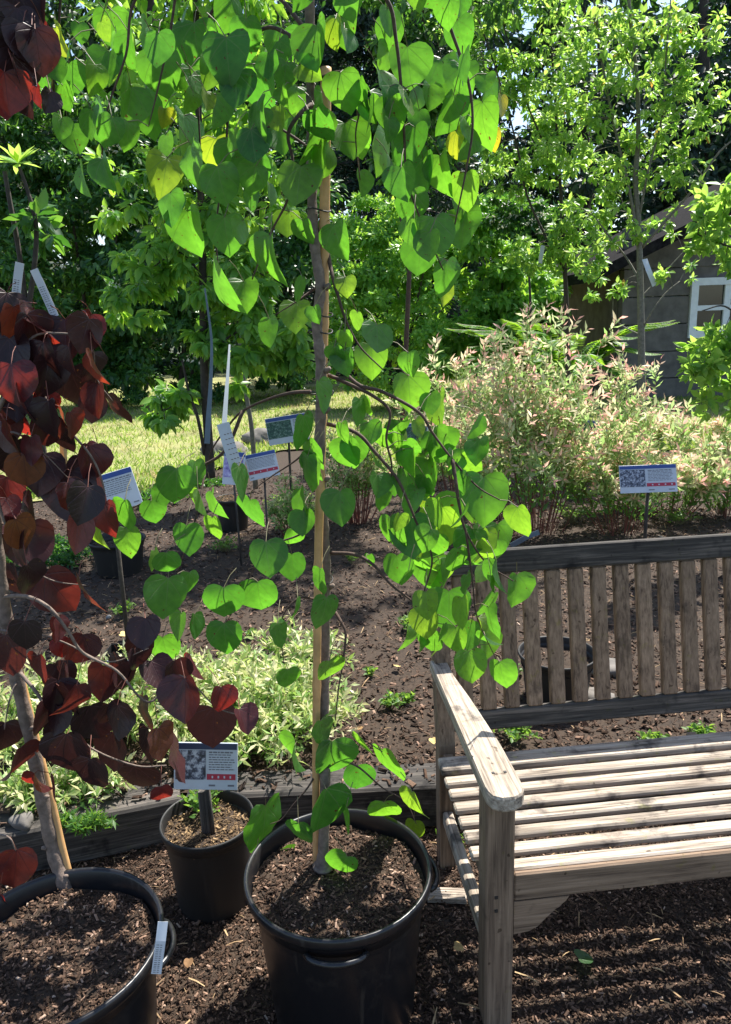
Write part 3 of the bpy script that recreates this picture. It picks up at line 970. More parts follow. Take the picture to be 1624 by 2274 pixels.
# seat slats
ys = [0.020 + 0.0548 * k for k in range(7)]
for i, y in enumerate(ys):
    dz = random.uniform(-0.0015, 0.0015)
    x0s = LEGW + 0.002 if i < 1 else -0.012
    bpart('seat_slat', [((x0s, y, SEATZ - 0.018 + dz), (BL - x0s, y + 0.0348, SEATZ + dz))], MT['grey_x'])
bpart('seat_slat', [((-0.012, 0.405, SEATZ - 0.020), (BL + 0.01, 0.466, SEATZ + 0.004))], MT['grey_x'], 'widest seat slat along the back of the seat, greener than the others')
bpart('front_apron', [((LEGW + 0.001, 0.004, SEATZ - 0.072), (BL - LEGW - 0.001, 0.018, SEATZ - 0.0015))], MT['brown_x'])
for s in (0, 1):
    mb = MB()
    pr = [(0.0, 0.0), (0.125, 0.0), (0.118, -0.012), (0.098, -0.028), (0.075, -0.050), (0.055, -0.072), (0.035, -0.082), (0.0, -0.086)]
    xb = LEGW + 0.002 if s == 0 else BL - LEGW - 0.002
    sg = 1 if s == 0 else -1
    vs = [(xb + sg * x, 0.006, SEATZ - 0.074 + z) for x, z in pr] + [(xb + sg * x, 0.026, SEATZ - 0.074 + z) for x, z in pr]
    q = len(pr)
    fs = [tuple(range(q)), tuple(range(2 * q - 1, q - 1, -1))] + [(i, i + q, (i + 1) % q + q, (i + 1) % q) for i in range(q)]
    mb.add(vs, fs, 0.5, False)
    mb.build('corner_bracket', MT['brown_x'], bench)
for x0 in (0.012, BL - 0.052):
    bpart('side_rail', [((x0, LEGW + 0.001, SEATZ - 0.075), (x0 + 0.030, BY - 0.001, SEATZ - 0.0225))], MT['brown_y'])
    bpart('stretcher', [((x0, LEGW + 0.001, 0.165), (x0 + 0.028, BY - 0.001, 0.205))], MT['grey_y'])
for x0 in (BL / 2 - 0.015,):
    bpart('side_rail', [((x0, 0.02, SEATZ - 0.07), (x0 + 0.03, BY, SEATZ - 0.0225))], MT['brown_y'])
# back: rails and slats in the leaning frame (local z runs up the back)
bpart('back_rail', [((0.052, 0.004, 0.034), (BL - 0.052, 0.034, 0.090), BM)], MT['black_x'], 'blackened lower rail of the back')
bpart('back_rail', [((-0.004, 0.0, 0.480), (BL + 0.004, 0.036, 0.548), BM)], MT['black_x'], 'blackened top rail of the back')
xs_ = 0.068
while xs_ < BL - 0.09:
    bpart('back_slat', [((xs_, 0.006, 0.0905), (xs_ + 0.043, 0.030, 0.4795), BM)], MT['brown_z'])
    xs_ += 0.0675
# nail heads
mb = MB()
for (x, y, z) in [(0.02, -0.001, 0.36), (0.02, -0.001, 0.325)]:
    mb.box((x, y - 0.001, z), (x + 0.007, y + 0.004, z + 0.007))
for x in (0.022, 0.048):
    mb.box((x, 0.035, ARMZ + 0.033), (x + 0.006, 0.041, ARMZ + 0.0355))
mb.build('screw_heads', MT['tie'], bench)
del bench['local']

# ------------------------------------------------------------------ green redbud tree in the centre pot
def bez(pts_px, k=6):
    return curve([P(*q) for q in pts_px], k)


TY = G(716, 1900, 0.335).y
green = empty('redbud_tree', P(718, 1905, TY), 'tall green heart-leaved tree growing in the centre pot', 'tree')
trunk_px = [(717, 1925), (718, 1895), (722, 1750), (720, 1600), (722, 1400), (723, 1250), (716, 1130), (710, 1000), (713, 900), (712, 800), (704, 720), (712, 640), (701, 560), (694, 470), (692, 380), (692, 300), (690, 200), (688, 60), (690, -120), (700, -300)]
tp = bez([(x, y, TY - 0.02 + 0.03 * math.sin(y / 170)) for x, y in trunk_px], 8)
mb = MB()
nt_ = len(tp)
mb.tube(tp, [0.0128 - 0.0045 * i / nt_ + 0.0012 * math.sin(i * 1.7) * math.sin(i * 0.6) + (0.012 * max(0, 1 - i / 12) ** 2) for i in range(nt_)], 14)
for i in (20, 37, 52, 63, 70, 88):
    p = tp[i]
    mb.tube([p + Vector((0.010, -0.006, 0)), p + Vector((0.019, -0.010, 0.006))], [0.007, 0.004], 8)
mb.build('trunk', MT['bark_grey'], green)
# branches (px, py, Y)
GB = [
    [(690, 870, TY), (650, 872, TY + .03), (600, 885, TY + .08), (540, 912, TY + .12), (508, 945, TY + .14), (470, 1000, TY + .16), (455, 1050, TY + .16)],
    [(540, 912, TY + .12), (500, 1000, TY + .1), (440, 1040, TY + .1), (380, 1080, TY + .1), (330, 1110, TY + .1), (250, 1150, TY + .1)],
    [(455, 1050, TY + .16), (440, 1130, TY + .1), (420, 1200, TY + .1), (390, 1290, TY + .1), (400, 1380, TY + .1)],
    [(700, 980, TY), (660, 1020, TY + .03), (600, 1060, TY + .03), (560, 1090, TY + .03)],
    [(712, 1160, TY), (660, 1190, TY + .02), (590, 1220, TY + .02), (545, 1300, TY + .02), (505, 1380, TY + .02)],
    [(735, 1228, TY), (790, 1232, TY - .03), (830, 1255, TY - .05), (870, 1300, TY - .06), (925, 1345, TY - .06), (945, 1400, TY - .06)],
    [(722, 830, TY), (770, 850, TY - .04), (830, 880, TY - .05), (866, 915, TY - .05), (858, 975, TY - .05), (870, 1030, TY - .05), (868, 1080, TY - .05)],
    [(714, 770, TY), (790, 850, TY - .04), (850, 870, TY - .06), (930, 915, TY - .08), (960, 960, TY - .08), (1005, 1020, TY - .08), (1060, 1080, TY - .08), (1110, 1110, TY - .08)],
    [(722, 940, TY), (790, 960, TY - .05), (830, 1000, TY - .07), (880, 1060, TY - .08), (905, 1110, TY - .08), (925, 1160, TY - .08), (960, 1240, TY - .06), (940, 1330, TY - .05), (950, 1420, TY - .04)],
    [(1005, 1020, TY - .08), (1014, 1080, TY - .1), (1020, 1120, TY - .1), (1035, 1180, TY - .1), (1080, 1250, TY - .08), (1140, 1290, TY - .08)],
    [(1035, 1180, TY - .1), (1050, 1290, TY - .08), (1060, 1370, TY - .08), (1100, 1460, TY - .08)],
    [(728, 560, TY), (738, 610, TY - .04), (752, 660, TY - .05), (770, 715, TY - .05), (800, 770, TY - .05), (850, 820, TY - .06)],
    [(745, 1360, TY), (760, 1385, TY - .02), (768, 1410, TY - .03), (762, 1470, TY - .04), (752, 1530, TY - .04), (745, 1600, TY - .04)],
    [(706, 1700, TY), (690, 1740, TY - .05), (650, 1790, TY - .06), (625, 1820, TY - .06), (600, 1830, TY - .06)],
    [(735, 1690, TY), (790, 1700, TY - .04), (850, 1750, TY - .04), (900, 1780, TY - .04), (925, 1830, TY - .04)],
    [(735, 1640, TY), (760, 1640, TY - .03), (800, 1640, TY - .04), (850, 1670, TY - .04)],
    [(700, 1330, TY), (660, 1330, TY - .02), (625, 1380, TY - .03), (630, 1470, TY - .03)],
    [(690, 80, TY), (600, -20, TY + .1), (500, -10, TY + .15), (450, 80, TY + .18), (440, 200, TY + .18), (445, 330, TY + .18), (450, 450, TY + .16)],
    [(690, 110, TY), (600, 60, TY + .1), (540, 110, TY + .12), (510, 220, TY + .12), (500, 360, TY + .1), (480, 500, TY + .1), (485, 600, TY + .1)],
    [(690, 0, TY), (560, -120, TY - .1), (400, -100, TY - .12), (300, 0, TY - .1), (280, 120, TY - .1), (240, 240, TY - .1), (225, 350, TY - .1)],
    [(690, -60, TY), (480, -200, TY), (250, -180, TY), (150, -60, TY), (130, 60, TY), (120, 180, TY), (130, 280, TY)],
    [(400, -100, TY - .12), (380, 60, TY - .1), (350, 200, TY - .1), (330, 280, TY - .1)],
    [(692, 230, TY), (660, 260, TY - .05), (640, 300, TY - .06), (650, 360, TY - .07), (640, 440, TY - .07), (600, 520, TY - .05), (560, 620, TY - .02)],
    [(692, 330, TY), (600, 280, TY + .05), (560, 350, TY + .08), (550, 450, TY + .08)],
    [(690, 0, TY), (780, -60, TY - .05), (860, 0, TY - .08), (880, 90, TY - .08), (890, 180, TY - .08), (898, 300, TY - .07), (905, 400, TY - .07), (940, 500, TY - .06), (985, 600, TY - .05)],
    [(690, -60, TY), (850, -160, TY - .1), (960, -60, TY - .12), (1000, 60, TY - .12), (1040, 180, TY - .12), (1050, 280, TY - .12), (1035, 380, TY - .12), (1010, 500, TY - .1)],
    [(695, -150, TY), (600, -300, TY + .1), (400, -400, TY + .2), (200, -350, TY + .2)],
    [(695, -200, TY), (800, -350, TY + .1), (950, -420, TY + .2), (1100, -300, TY + .2)],
    [(692, 180, TY), (760, 160, TY - .05), (800, 220, TY - .06), (790, 300, TY - .06), (800, 400, TY - .06)],
    [(700, 640, TY), (672, 660, TY - .02), (655, 672, TY - .03), (610, 700, TY - .03)],
]
mb = MB()
targets = []
for b in GB:
    pts = bez(b, 6)
    th = 0.0044 if len(b) > 5 else 0.0028
    m_ = len(pts)
    mb.tube(pts, [th * (1 - 0.72 * i / m_) for i in range(m_)], 6)
    targets += pts[2:]
mb.build('branches', MT['bark_brown'], green)

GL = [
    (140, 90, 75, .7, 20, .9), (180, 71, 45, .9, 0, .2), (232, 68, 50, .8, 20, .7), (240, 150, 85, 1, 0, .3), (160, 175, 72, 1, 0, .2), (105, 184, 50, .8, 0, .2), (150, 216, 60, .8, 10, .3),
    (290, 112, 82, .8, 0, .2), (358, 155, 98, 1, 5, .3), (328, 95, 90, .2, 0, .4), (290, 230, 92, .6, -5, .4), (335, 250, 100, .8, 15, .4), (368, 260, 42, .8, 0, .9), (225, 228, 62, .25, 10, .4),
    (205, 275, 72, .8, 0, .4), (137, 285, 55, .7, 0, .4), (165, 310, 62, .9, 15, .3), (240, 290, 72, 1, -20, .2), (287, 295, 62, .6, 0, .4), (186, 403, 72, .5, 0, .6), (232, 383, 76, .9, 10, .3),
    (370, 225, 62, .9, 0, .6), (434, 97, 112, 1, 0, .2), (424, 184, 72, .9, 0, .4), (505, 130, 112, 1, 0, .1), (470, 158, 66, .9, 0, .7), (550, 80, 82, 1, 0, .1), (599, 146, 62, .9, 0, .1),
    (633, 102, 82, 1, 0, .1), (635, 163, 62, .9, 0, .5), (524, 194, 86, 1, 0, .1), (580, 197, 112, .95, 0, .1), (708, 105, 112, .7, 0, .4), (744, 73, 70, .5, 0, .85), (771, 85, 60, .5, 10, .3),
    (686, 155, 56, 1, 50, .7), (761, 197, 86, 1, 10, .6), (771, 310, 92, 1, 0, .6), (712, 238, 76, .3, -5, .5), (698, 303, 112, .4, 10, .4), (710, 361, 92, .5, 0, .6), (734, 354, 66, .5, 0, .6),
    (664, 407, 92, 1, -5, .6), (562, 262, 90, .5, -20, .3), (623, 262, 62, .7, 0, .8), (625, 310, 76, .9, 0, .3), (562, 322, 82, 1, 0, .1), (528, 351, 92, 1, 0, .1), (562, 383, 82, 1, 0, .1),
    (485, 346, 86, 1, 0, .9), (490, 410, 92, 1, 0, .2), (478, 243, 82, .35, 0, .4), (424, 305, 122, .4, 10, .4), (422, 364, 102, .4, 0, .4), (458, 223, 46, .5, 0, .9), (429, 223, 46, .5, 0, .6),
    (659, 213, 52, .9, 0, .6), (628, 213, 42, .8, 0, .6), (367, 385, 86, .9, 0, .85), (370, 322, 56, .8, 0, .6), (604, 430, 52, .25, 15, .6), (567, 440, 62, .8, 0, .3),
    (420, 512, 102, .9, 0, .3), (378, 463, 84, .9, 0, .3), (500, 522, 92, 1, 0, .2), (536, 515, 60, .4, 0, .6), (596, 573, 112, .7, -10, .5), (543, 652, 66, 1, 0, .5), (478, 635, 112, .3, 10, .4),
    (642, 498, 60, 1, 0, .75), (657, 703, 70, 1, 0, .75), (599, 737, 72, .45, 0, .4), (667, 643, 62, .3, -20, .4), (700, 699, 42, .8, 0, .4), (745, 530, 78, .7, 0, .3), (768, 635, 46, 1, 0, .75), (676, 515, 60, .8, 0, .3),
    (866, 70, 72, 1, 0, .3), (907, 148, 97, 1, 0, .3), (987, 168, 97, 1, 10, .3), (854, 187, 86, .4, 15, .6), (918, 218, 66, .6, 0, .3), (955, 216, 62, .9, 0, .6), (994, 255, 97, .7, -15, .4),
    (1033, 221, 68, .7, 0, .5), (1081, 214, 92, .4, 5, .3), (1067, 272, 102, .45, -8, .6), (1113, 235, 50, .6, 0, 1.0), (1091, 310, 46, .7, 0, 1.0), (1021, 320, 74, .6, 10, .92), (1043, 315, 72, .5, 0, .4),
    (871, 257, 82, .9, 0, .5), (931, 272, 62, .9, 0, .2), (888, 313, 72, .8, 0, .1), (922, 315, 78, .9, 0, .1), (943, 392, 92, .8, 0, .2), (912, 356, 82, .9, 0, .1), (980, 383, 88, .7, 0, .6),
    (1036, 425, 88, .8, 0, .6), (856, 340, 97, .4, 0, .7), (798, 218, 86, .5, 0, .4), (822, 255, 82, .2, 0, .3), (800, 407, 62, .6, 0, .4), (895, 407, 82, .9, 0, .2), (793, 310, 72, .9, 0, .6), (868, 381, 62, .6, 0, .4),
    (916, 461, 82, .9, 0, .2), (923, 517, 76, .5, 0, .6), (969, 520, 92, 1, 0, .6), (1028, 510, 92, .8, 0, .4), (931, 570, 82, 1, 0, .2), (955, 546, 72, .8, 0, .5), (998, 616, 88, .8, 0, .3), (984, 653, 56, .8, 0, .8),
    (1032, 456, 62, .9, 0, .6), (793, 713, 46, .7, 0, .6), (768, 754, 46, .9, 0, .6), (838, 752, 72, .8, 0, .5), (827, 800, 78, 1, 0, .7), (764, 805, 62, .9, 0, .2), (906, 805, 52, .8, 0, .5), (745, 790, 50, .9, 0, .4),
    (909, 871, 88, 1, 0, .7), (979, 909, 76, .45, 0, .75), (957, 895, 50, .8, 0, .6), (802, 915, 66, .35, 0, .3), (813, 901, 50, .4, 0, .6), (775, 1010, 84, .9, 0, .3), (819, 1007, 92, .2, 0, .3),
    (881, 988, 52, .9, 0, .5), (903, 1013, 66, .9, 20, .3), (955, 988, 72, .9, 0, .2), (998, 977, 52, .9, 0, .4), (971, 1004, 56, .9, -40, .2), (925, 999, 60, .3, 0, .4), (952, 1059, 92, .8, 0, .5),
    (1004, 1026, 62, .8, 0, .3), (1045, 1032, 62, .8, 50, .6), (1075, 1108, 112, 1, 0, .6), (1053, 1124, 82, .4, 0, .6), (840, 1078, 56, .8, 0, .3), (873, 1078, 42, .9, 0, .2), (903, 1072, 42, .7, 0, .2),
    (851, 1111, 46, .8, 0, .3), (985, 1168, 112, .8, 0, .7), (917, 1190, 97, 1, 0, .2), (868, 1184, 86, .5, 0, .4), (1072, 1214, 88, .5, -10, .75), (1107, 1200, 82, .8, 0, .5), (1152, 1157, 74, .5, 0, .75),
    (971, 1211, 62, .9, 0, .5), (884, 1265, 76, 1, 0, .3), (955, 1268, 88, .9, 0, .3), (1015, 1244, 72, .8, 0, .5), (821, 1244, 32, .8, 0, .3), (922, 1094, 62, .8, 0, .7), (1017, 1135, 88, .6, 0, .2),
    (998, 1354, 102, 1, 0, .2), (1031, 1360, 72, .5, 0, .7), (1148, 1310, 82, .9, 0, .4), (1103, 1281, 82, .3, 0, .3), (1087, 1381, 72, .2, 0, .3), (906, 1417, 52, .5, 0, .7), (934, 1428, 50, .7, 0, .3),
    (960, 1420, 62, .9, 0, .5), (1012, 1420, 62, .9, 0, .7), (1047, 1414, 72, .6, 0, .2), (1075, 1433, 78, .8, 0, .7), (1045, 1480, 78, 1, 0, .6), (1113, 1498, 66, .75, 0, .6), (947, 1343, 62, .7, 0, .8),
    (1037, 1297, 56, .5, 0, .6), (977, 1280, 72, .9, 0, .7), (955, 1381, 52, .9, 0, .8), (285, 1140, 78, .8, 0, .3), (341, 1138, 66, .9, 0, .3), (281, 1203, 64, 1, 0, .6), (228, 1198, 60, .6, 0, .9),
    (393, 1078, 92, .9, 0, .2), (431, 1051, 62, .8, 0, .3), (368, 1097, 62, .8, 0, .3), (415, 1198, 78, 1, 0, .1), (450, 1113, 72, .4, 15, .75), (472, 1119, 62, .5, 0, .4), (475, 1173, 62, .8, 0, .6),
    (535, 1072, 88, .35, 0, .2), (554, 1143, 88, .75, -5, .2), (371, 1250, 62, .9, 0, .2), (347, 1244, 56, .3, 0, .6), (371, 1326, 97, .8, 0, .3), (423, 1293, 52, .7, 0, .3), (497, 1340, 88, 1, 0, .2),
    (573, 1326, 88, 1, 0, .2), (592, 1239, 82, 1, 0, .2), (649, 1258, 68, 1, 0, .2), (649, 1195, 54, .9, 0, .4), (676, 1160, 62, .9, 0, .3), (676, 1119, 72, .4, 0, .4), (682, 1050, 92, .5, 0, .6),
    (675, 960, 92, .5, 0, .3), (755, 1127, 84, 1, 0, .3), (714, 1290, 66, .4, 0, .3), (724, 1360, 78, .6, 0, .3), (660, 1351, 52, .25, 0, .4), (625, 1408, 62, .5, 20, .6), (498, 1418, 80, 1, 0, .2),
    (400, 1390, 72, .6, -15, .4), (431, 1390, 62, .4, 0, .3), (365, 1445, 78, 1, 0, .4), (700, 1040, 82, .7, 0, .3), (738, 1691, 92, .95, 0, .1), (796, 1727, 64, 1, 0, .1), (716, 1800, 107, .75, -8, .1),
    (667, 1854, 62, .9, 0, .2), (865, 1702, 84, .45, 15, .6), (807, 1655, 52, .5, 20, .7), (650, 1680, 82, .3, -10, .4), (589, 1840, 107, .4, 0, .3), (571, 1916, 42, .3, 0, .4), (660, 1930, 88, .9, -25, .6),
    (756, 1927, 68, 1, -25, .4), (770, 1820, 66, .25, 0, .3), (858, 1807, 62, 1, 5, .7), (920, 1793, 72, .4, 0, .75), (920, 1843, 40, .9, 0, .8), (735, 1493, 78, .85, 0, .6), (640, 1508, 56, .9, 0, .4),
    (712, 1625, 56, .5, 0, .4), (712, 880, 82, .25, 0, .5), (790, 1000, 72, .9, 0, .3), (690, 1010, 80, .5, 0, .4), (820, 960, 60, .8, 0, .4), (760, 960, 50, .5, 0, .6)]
rr_ = random.Random(5)
for _ in range(62):      # more leaves deeper in the crown
    x = rr_.uniform(110, 1080)
    y = rr_.uniform(-160, 430 if x < 760 else 330)
    if x > 640 and y > 60 and x < 800 and rr_.random() < 0.75:
        continue
    if x < 300 and y > 300:
        continue
    GL.append((x, y, rr_.uniform(48, 80), rr_.uniform(.35, 1), rr_.uniform(-25, 25), rr_.uniform(.1, .7)))
for _ in range(75):     # the crown goes on above the photograph and shades what hangs below
    GL.append((rr_.uniform(60, 900), rr_.uniform(-620, -60), rr_.uniform(70, 110), rr_.uniform(.5, 1), rr_.uniform(-40, 40), rr_.uniform(.1, .7)))
for _ in range(60):
    x = rr_.uniform(835, 1100)
    y = rr_.uniform(940, 1450)
    if abs(x - 960 - (y - 950) * 0.14) > 110:
        continue
    GL.append((x, y, rr_.uniform(38, 75), rr_.uniform(.35, 1), rr_.uniform(-40, 40), rr_.uniform(.2, .8)))


def gY(px, py, rs):
    if py < -60:
        return TY + rs.uniform(-0.25, 0.4)
    if py < 60:
        return TY + rs.uniform(-0.3, 0.35)
    if 660 < px < 775:
        return TY - rs.uniform(0.05, 0.14)
    return TY + rs.uniform(-0.16, 0.20)


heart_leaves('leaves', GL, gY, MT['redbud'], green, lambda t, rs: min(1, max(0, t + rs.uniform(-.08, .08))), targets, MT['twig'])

# bamboo stake tied to the trunk
st = empty('bamboo_stake', P(703, 1900, TY), 'tan bamboo stake tied beside the trunk of the green tree', 'stake')
sp_ = bez([(703, 1940, TY - .03), (702, 1700, TY - .035), (705, 1400, TY - .035), (708, 1200, TY - .03), (712, 1050, TY - .028), (716, 900, TY - .02), (719, 700, TY - .015), (721, 500, TY - .01), (723, 300, TY - .01), (724, 150, TY - .005)], 12)
mb = MB()
rad = []
for i in range(len(sp_)):
    rad.append(0.0085 + 0.0018 * i / len(sp_) + (0.0016 if i % 13 == 6 else 0))
mb.tube(sp_, rad, 12)
mb.build('cane', MT['bamboo'], st)
mb = MB()
for i in (30, 62, 70, 72, 86):
    if i < len(sp_):
        c0 = (sp_[i] + min(tp, key=lambda q: abs(q.z - sp_[i].z))) / 2
        ring = [c0 + Vector((0.024 * math.cos(a), 0.024 * math.sin(a), 0.004 * math.sin(a * 2))) for a in np.linspace(0, 2 * math.pi, 17)]
        MB().tube(ring, 0.0014, 6, False).build('plant_tie', MT['tie'], st)

# ------------------------------------------------------------------ purple-leaved tree at the left
RY = G(150, 1975, 0.335).y
red = empty('purple_redbud_tree', P(150, 1985, RY), 'purple heart-leaved tree in the left pot, leaves dark red and maroon', 'tree')
rt_px = [(150, 2010, RY - .005), (146, 1975, RY), (122, 1900, RY + .02), (100, 1800, RY + .03), (70, 1650, RY + .04), (38, 1510, RY + .04), (18, 1400, RY + .03), (2, 1290, RY + .02), (-12, 1150, RY + .02), (-24, 950, RY + .02), (-35, 700, RY), (-40, 400, RY), (-40, 100, RY), (-40, -150, RY)]
rp = bez(rt_px, 8)
mb = MB()
mb.tube(rp, [0.0180 - 0.0095 * i / len(rp) + 0.0014 * math.sin(i * 1.3) + (0.010 * max(0, 1 - i / 9) ** 2) for i in range(len(rp))], 14)

for i, sx in ((12, 1), (18, -1), (26, 1), (34, 1)):
    p = rp[i]
    mb.tube([p + Vector((sx * 0.010, -0.008, 0)), p + Vector((sx * 0.020, -0.012, 0.004))], [0.006, 0.004], 8)
mb.build('trunk', MT['bark_grey'], red)
RB = [
    [(2, 1325, RY + .02), (60, 1325, RY - .02), (110, 1350, RY - .04), (150, 1400, RY - .05), (185, 1450, RY - .05), (260, 1490, RY - .05), (330, 1560, RY - .05), (400, 1500, RY - .02), (480, 1570, RY), (540, 1590, RY)],
    [(45, 1495, RY + .03), (75, 1530, RY), (105, 1570, RY - .02), (150, 1600, RY - .03), (200, 1660, RY - .03), (300, 1700, RY - .03), (370, 1700, RY - .02)],
    [(0, 1400, RY), (90, 1410, RY), (150, 1430, RY), (240, 1470, RY), (330, 1440, RY)],
    [(-12, 1080, RY), (10, 1160, RY), (35, 1200, RY), (70, 1260, RY), (120, 1290, RY), (190, 1300, RY)],
    [(-20, 900, RY), (60, 760, RY), (130, 740, RY), (200, 760, RY), (215, 840, RY), (250, 890, RY)],
    [(-20, 950, RY), (40, 830, RY), (90, 870, RY), (130, 930, RY), (200, 1010, RY), (230, 1080, RY), (232, 1140, RY)],
    [(-20, 980, RY), (30, 960, RY), (90, 1000, RY), (150, 1060, RY)],
    [(-30, 300, RY), (20, 60, RY), (70, 60, RY), (95, 130, RY), (60, 180, RY)],
    [(38, 1510, RY + .03), (20, 1560, RY), (10, 1620, RY)],
    [(70, 1650, RY), (90, 1700, RY - .03), (100, 1740, RY - .03)],
    [(-20, 1850, RY), (20, 1860, RY - .05), (35, 1890, RY - .05)],
]
mb = MB()
rtar = []
for b in RB:
    pts = bez(b, 6)
    m_ = len(pts)
    th = 0.0046 if len(b) > 6 else 0.003
    mb.tube(pts, [th * (1 - 0.75 * i / m_) for i in range(m_)], 7)
    rtar += pts[1:]
mb.build('branches', MT['bark_grey'], red)
# tints: .1 near black, .5 maroon, .8 red, 1 orange brown
RL = [
    (20, 90, 92, .8, 0, .1), (50, 150, 95, .7, 0, .2), (15, 205, 85, .8, 0, .8), (62, 95, 85, .6, 10, .3), (85, 112, 92, .8, 0, .5), (55, 205, 92, .8, 0, .2), (100, 82, 50, .5, 0, .8), (105, 146, 32, .8, 0, .8),
    (88, 215, 45, .8, 0, .85), (120, 210, 48, .6, 0, .7), (10, 235, 52, .9, 0, .8), (40, 60, 85, .9, 0, .1), (30, 20, 90, .9, 0, .1), (90, 20, 80, .9, 0, .4), (20, -40, 90, .9, 0, .3),
    (60, -90, 90, .9, 0, .3), (0, -150, 90, .9, 0, .2), (100, -180, 90, .9, 0, .3), (-60, -60, 90, .9, 0, .3), (150, -120, 90, .9, 0, .3),
    (12, 690, 84, .8, 0, .15), (36, 718, 78, .25, 5, 1), (92, 725, 94, .45, 20, .75), (68, 738, 84, .6, 0, .2), (148, 755, 98, 1, 0, .2), (220, 760, 54, .45, 35, .8), (209, 817, 72, .45, 0, .75),
    (170, 868, 102, 1, 0, .1), (29, 851, 88, 1, 0, .8), (48, 897, 74, .35, 10, .5), (215, 888, 72, .75, 0, .6), (252, 912, 78, .6, 10, .45), (82, 856, 74, .6, 20, .75), (157, 800, 64, .8, 0, .2),
    (22, 795, 92, 1, 0, .15), (97, 800, 84, .9, 0, .15), (15, 945, 92, 1, 0, .2), (53, 948, 62, .9, 0, .75), (140, 936, 74, .45, 0, .9), (162, 945, 64, .35, 0, .8), (109, 929, 84, .9, 0, .1), (130, 968, 84, .9, 0, .15),
    (140, 1014, 84, .6, 0, .95), (72, 1000, 64, .9, 0, .6), (22, 1029, 68, .9, 0, .1), (56, 1043, 78, .9, 0, .9), (90, 1051, 84, .9, 0, .1), (200, 1029, 80, .7, 0, .6), (232, 1080, 98, .4, 0, .85),
    (157, 1100, 112, 1, 0, .1), (232, 1152, 68, .9, 0, .6), (51, 1152, 78, .5, 0, .5), (63, 1213, 102, .8, 0, .5), (24, 1293, 98, .9, 0, .2), (70, 1286, 74, .45, 0, .2), (131, 1315, 104, .9, 20, .5),
    (189, 1322, 92, .45, 20, .75), (92, 1307, 54, .8, 0, .75), (20, 1092, 72, .9, 0, .6), (56, 1410, 68, 1, 0, .05), (17, 1456, 104, 1, 0, .3), (85, 1485, 68, .9, 0, .5), (126, 1398, 54, .35, 10, .6),
    (133, 1439, 40, .9, 20, .85), (136, 1507, 68, .9, 0, .4), (155, 1507, 74, .5, 0, .45), (232, 1514, 84, 1, 0, .4), (266, 1502, 58, .6, 0, .4), (157, 1560, 78, .45, -20, .5), (104, 1594, 94, .35, -10, .3),
    (128, 1599, 62, .9, 0, .1), (206, 1601, 84, .9, 0, .2), (264, 1601, 78, .9, 0, .1), (155, 1674, 104, 1, 0, .2), (208, 1722, 88, .9, 0, .1), (254, 1667, 88, .9, 0, .1), (303, 1734, 88, 1, 0, .1),
    (332, 1655, 84, .6, 0, .1), (358, 1650, 78, .6, 5, .95), (12, 1640, 78, .9, 0, .1), (85, 1742, 64, .8, 0, .7), (123, 1751, 54, .5, 0, .7), (43, 1698, 88, .3, -10, .5), (325, 1405, 64, 1, 0, .15),
    (312, 1440, 62, .9, 0, .15), (350, 1497, 64, .8, 30, .4), (412, 1552, 94, .95, 0, .6), (477, 1612, 98, .95, 0, .3), (490, 1552, 54, .75, 0, .7), (543, 1600, 54, .6, 25, .65), (435, 1480, 64, .5, 20, .8),
    (385, 1690, 104, .3, 5, .55), (362, 1765, 48, .9, 0, .6), (2, 2000, 32, .9, 0, .8), (35, 1925, 88, .9, -10, .55), (395, 1490, 60, .8, 0, .25), (180, 1050, 60, .8, 0, .4), (100, 960, 70, .8, 0, .4)]


rq = random.Random(9)
for (x0_, x1_, y0_, y1_, n_) in ((0, 215, 680, 1250, 24), (110, 340, 1400, 1720, 8), (0, 110, 60, 260, 8)):
    for _ in range(n_):
        RL.append((rq.uniform(x0_, x1_), rq.uniform(y0_, y1_), rq.uniform(45, 80), rq.uniform(.4, 1), rq.uniform(-25, 25), rq.choice((.05, .1, .2, .35, .45, .5, .6, .85))))


def rY(px, py, rs):
    return RY + rs.uniform(-0.12, 0.14)


heart_leaves('leaves', RL, rY, MT['purple'], red, lambda t, rs: min(1, max(0, t + rs.uniform(-.12, .16))), rtar, MT['redtwig'])
st2 = empty('bamboo_stake', P(163, 1985, RY), 'tan bamboo stake leaning against the trunk of the purple tree', 'stake')
MB().tube(bez([(170, 2002, RY + .012), (140, 1890, RY + .025), (115, 1780, RY + .04), (82, 1650, RY + .05), (48, 1510, RY + .06), (26, 1400, RY + .06), (4, 1290, RY + .06)], 8), 0.0085, 12).build('cane', MT['bamboo'], st2)


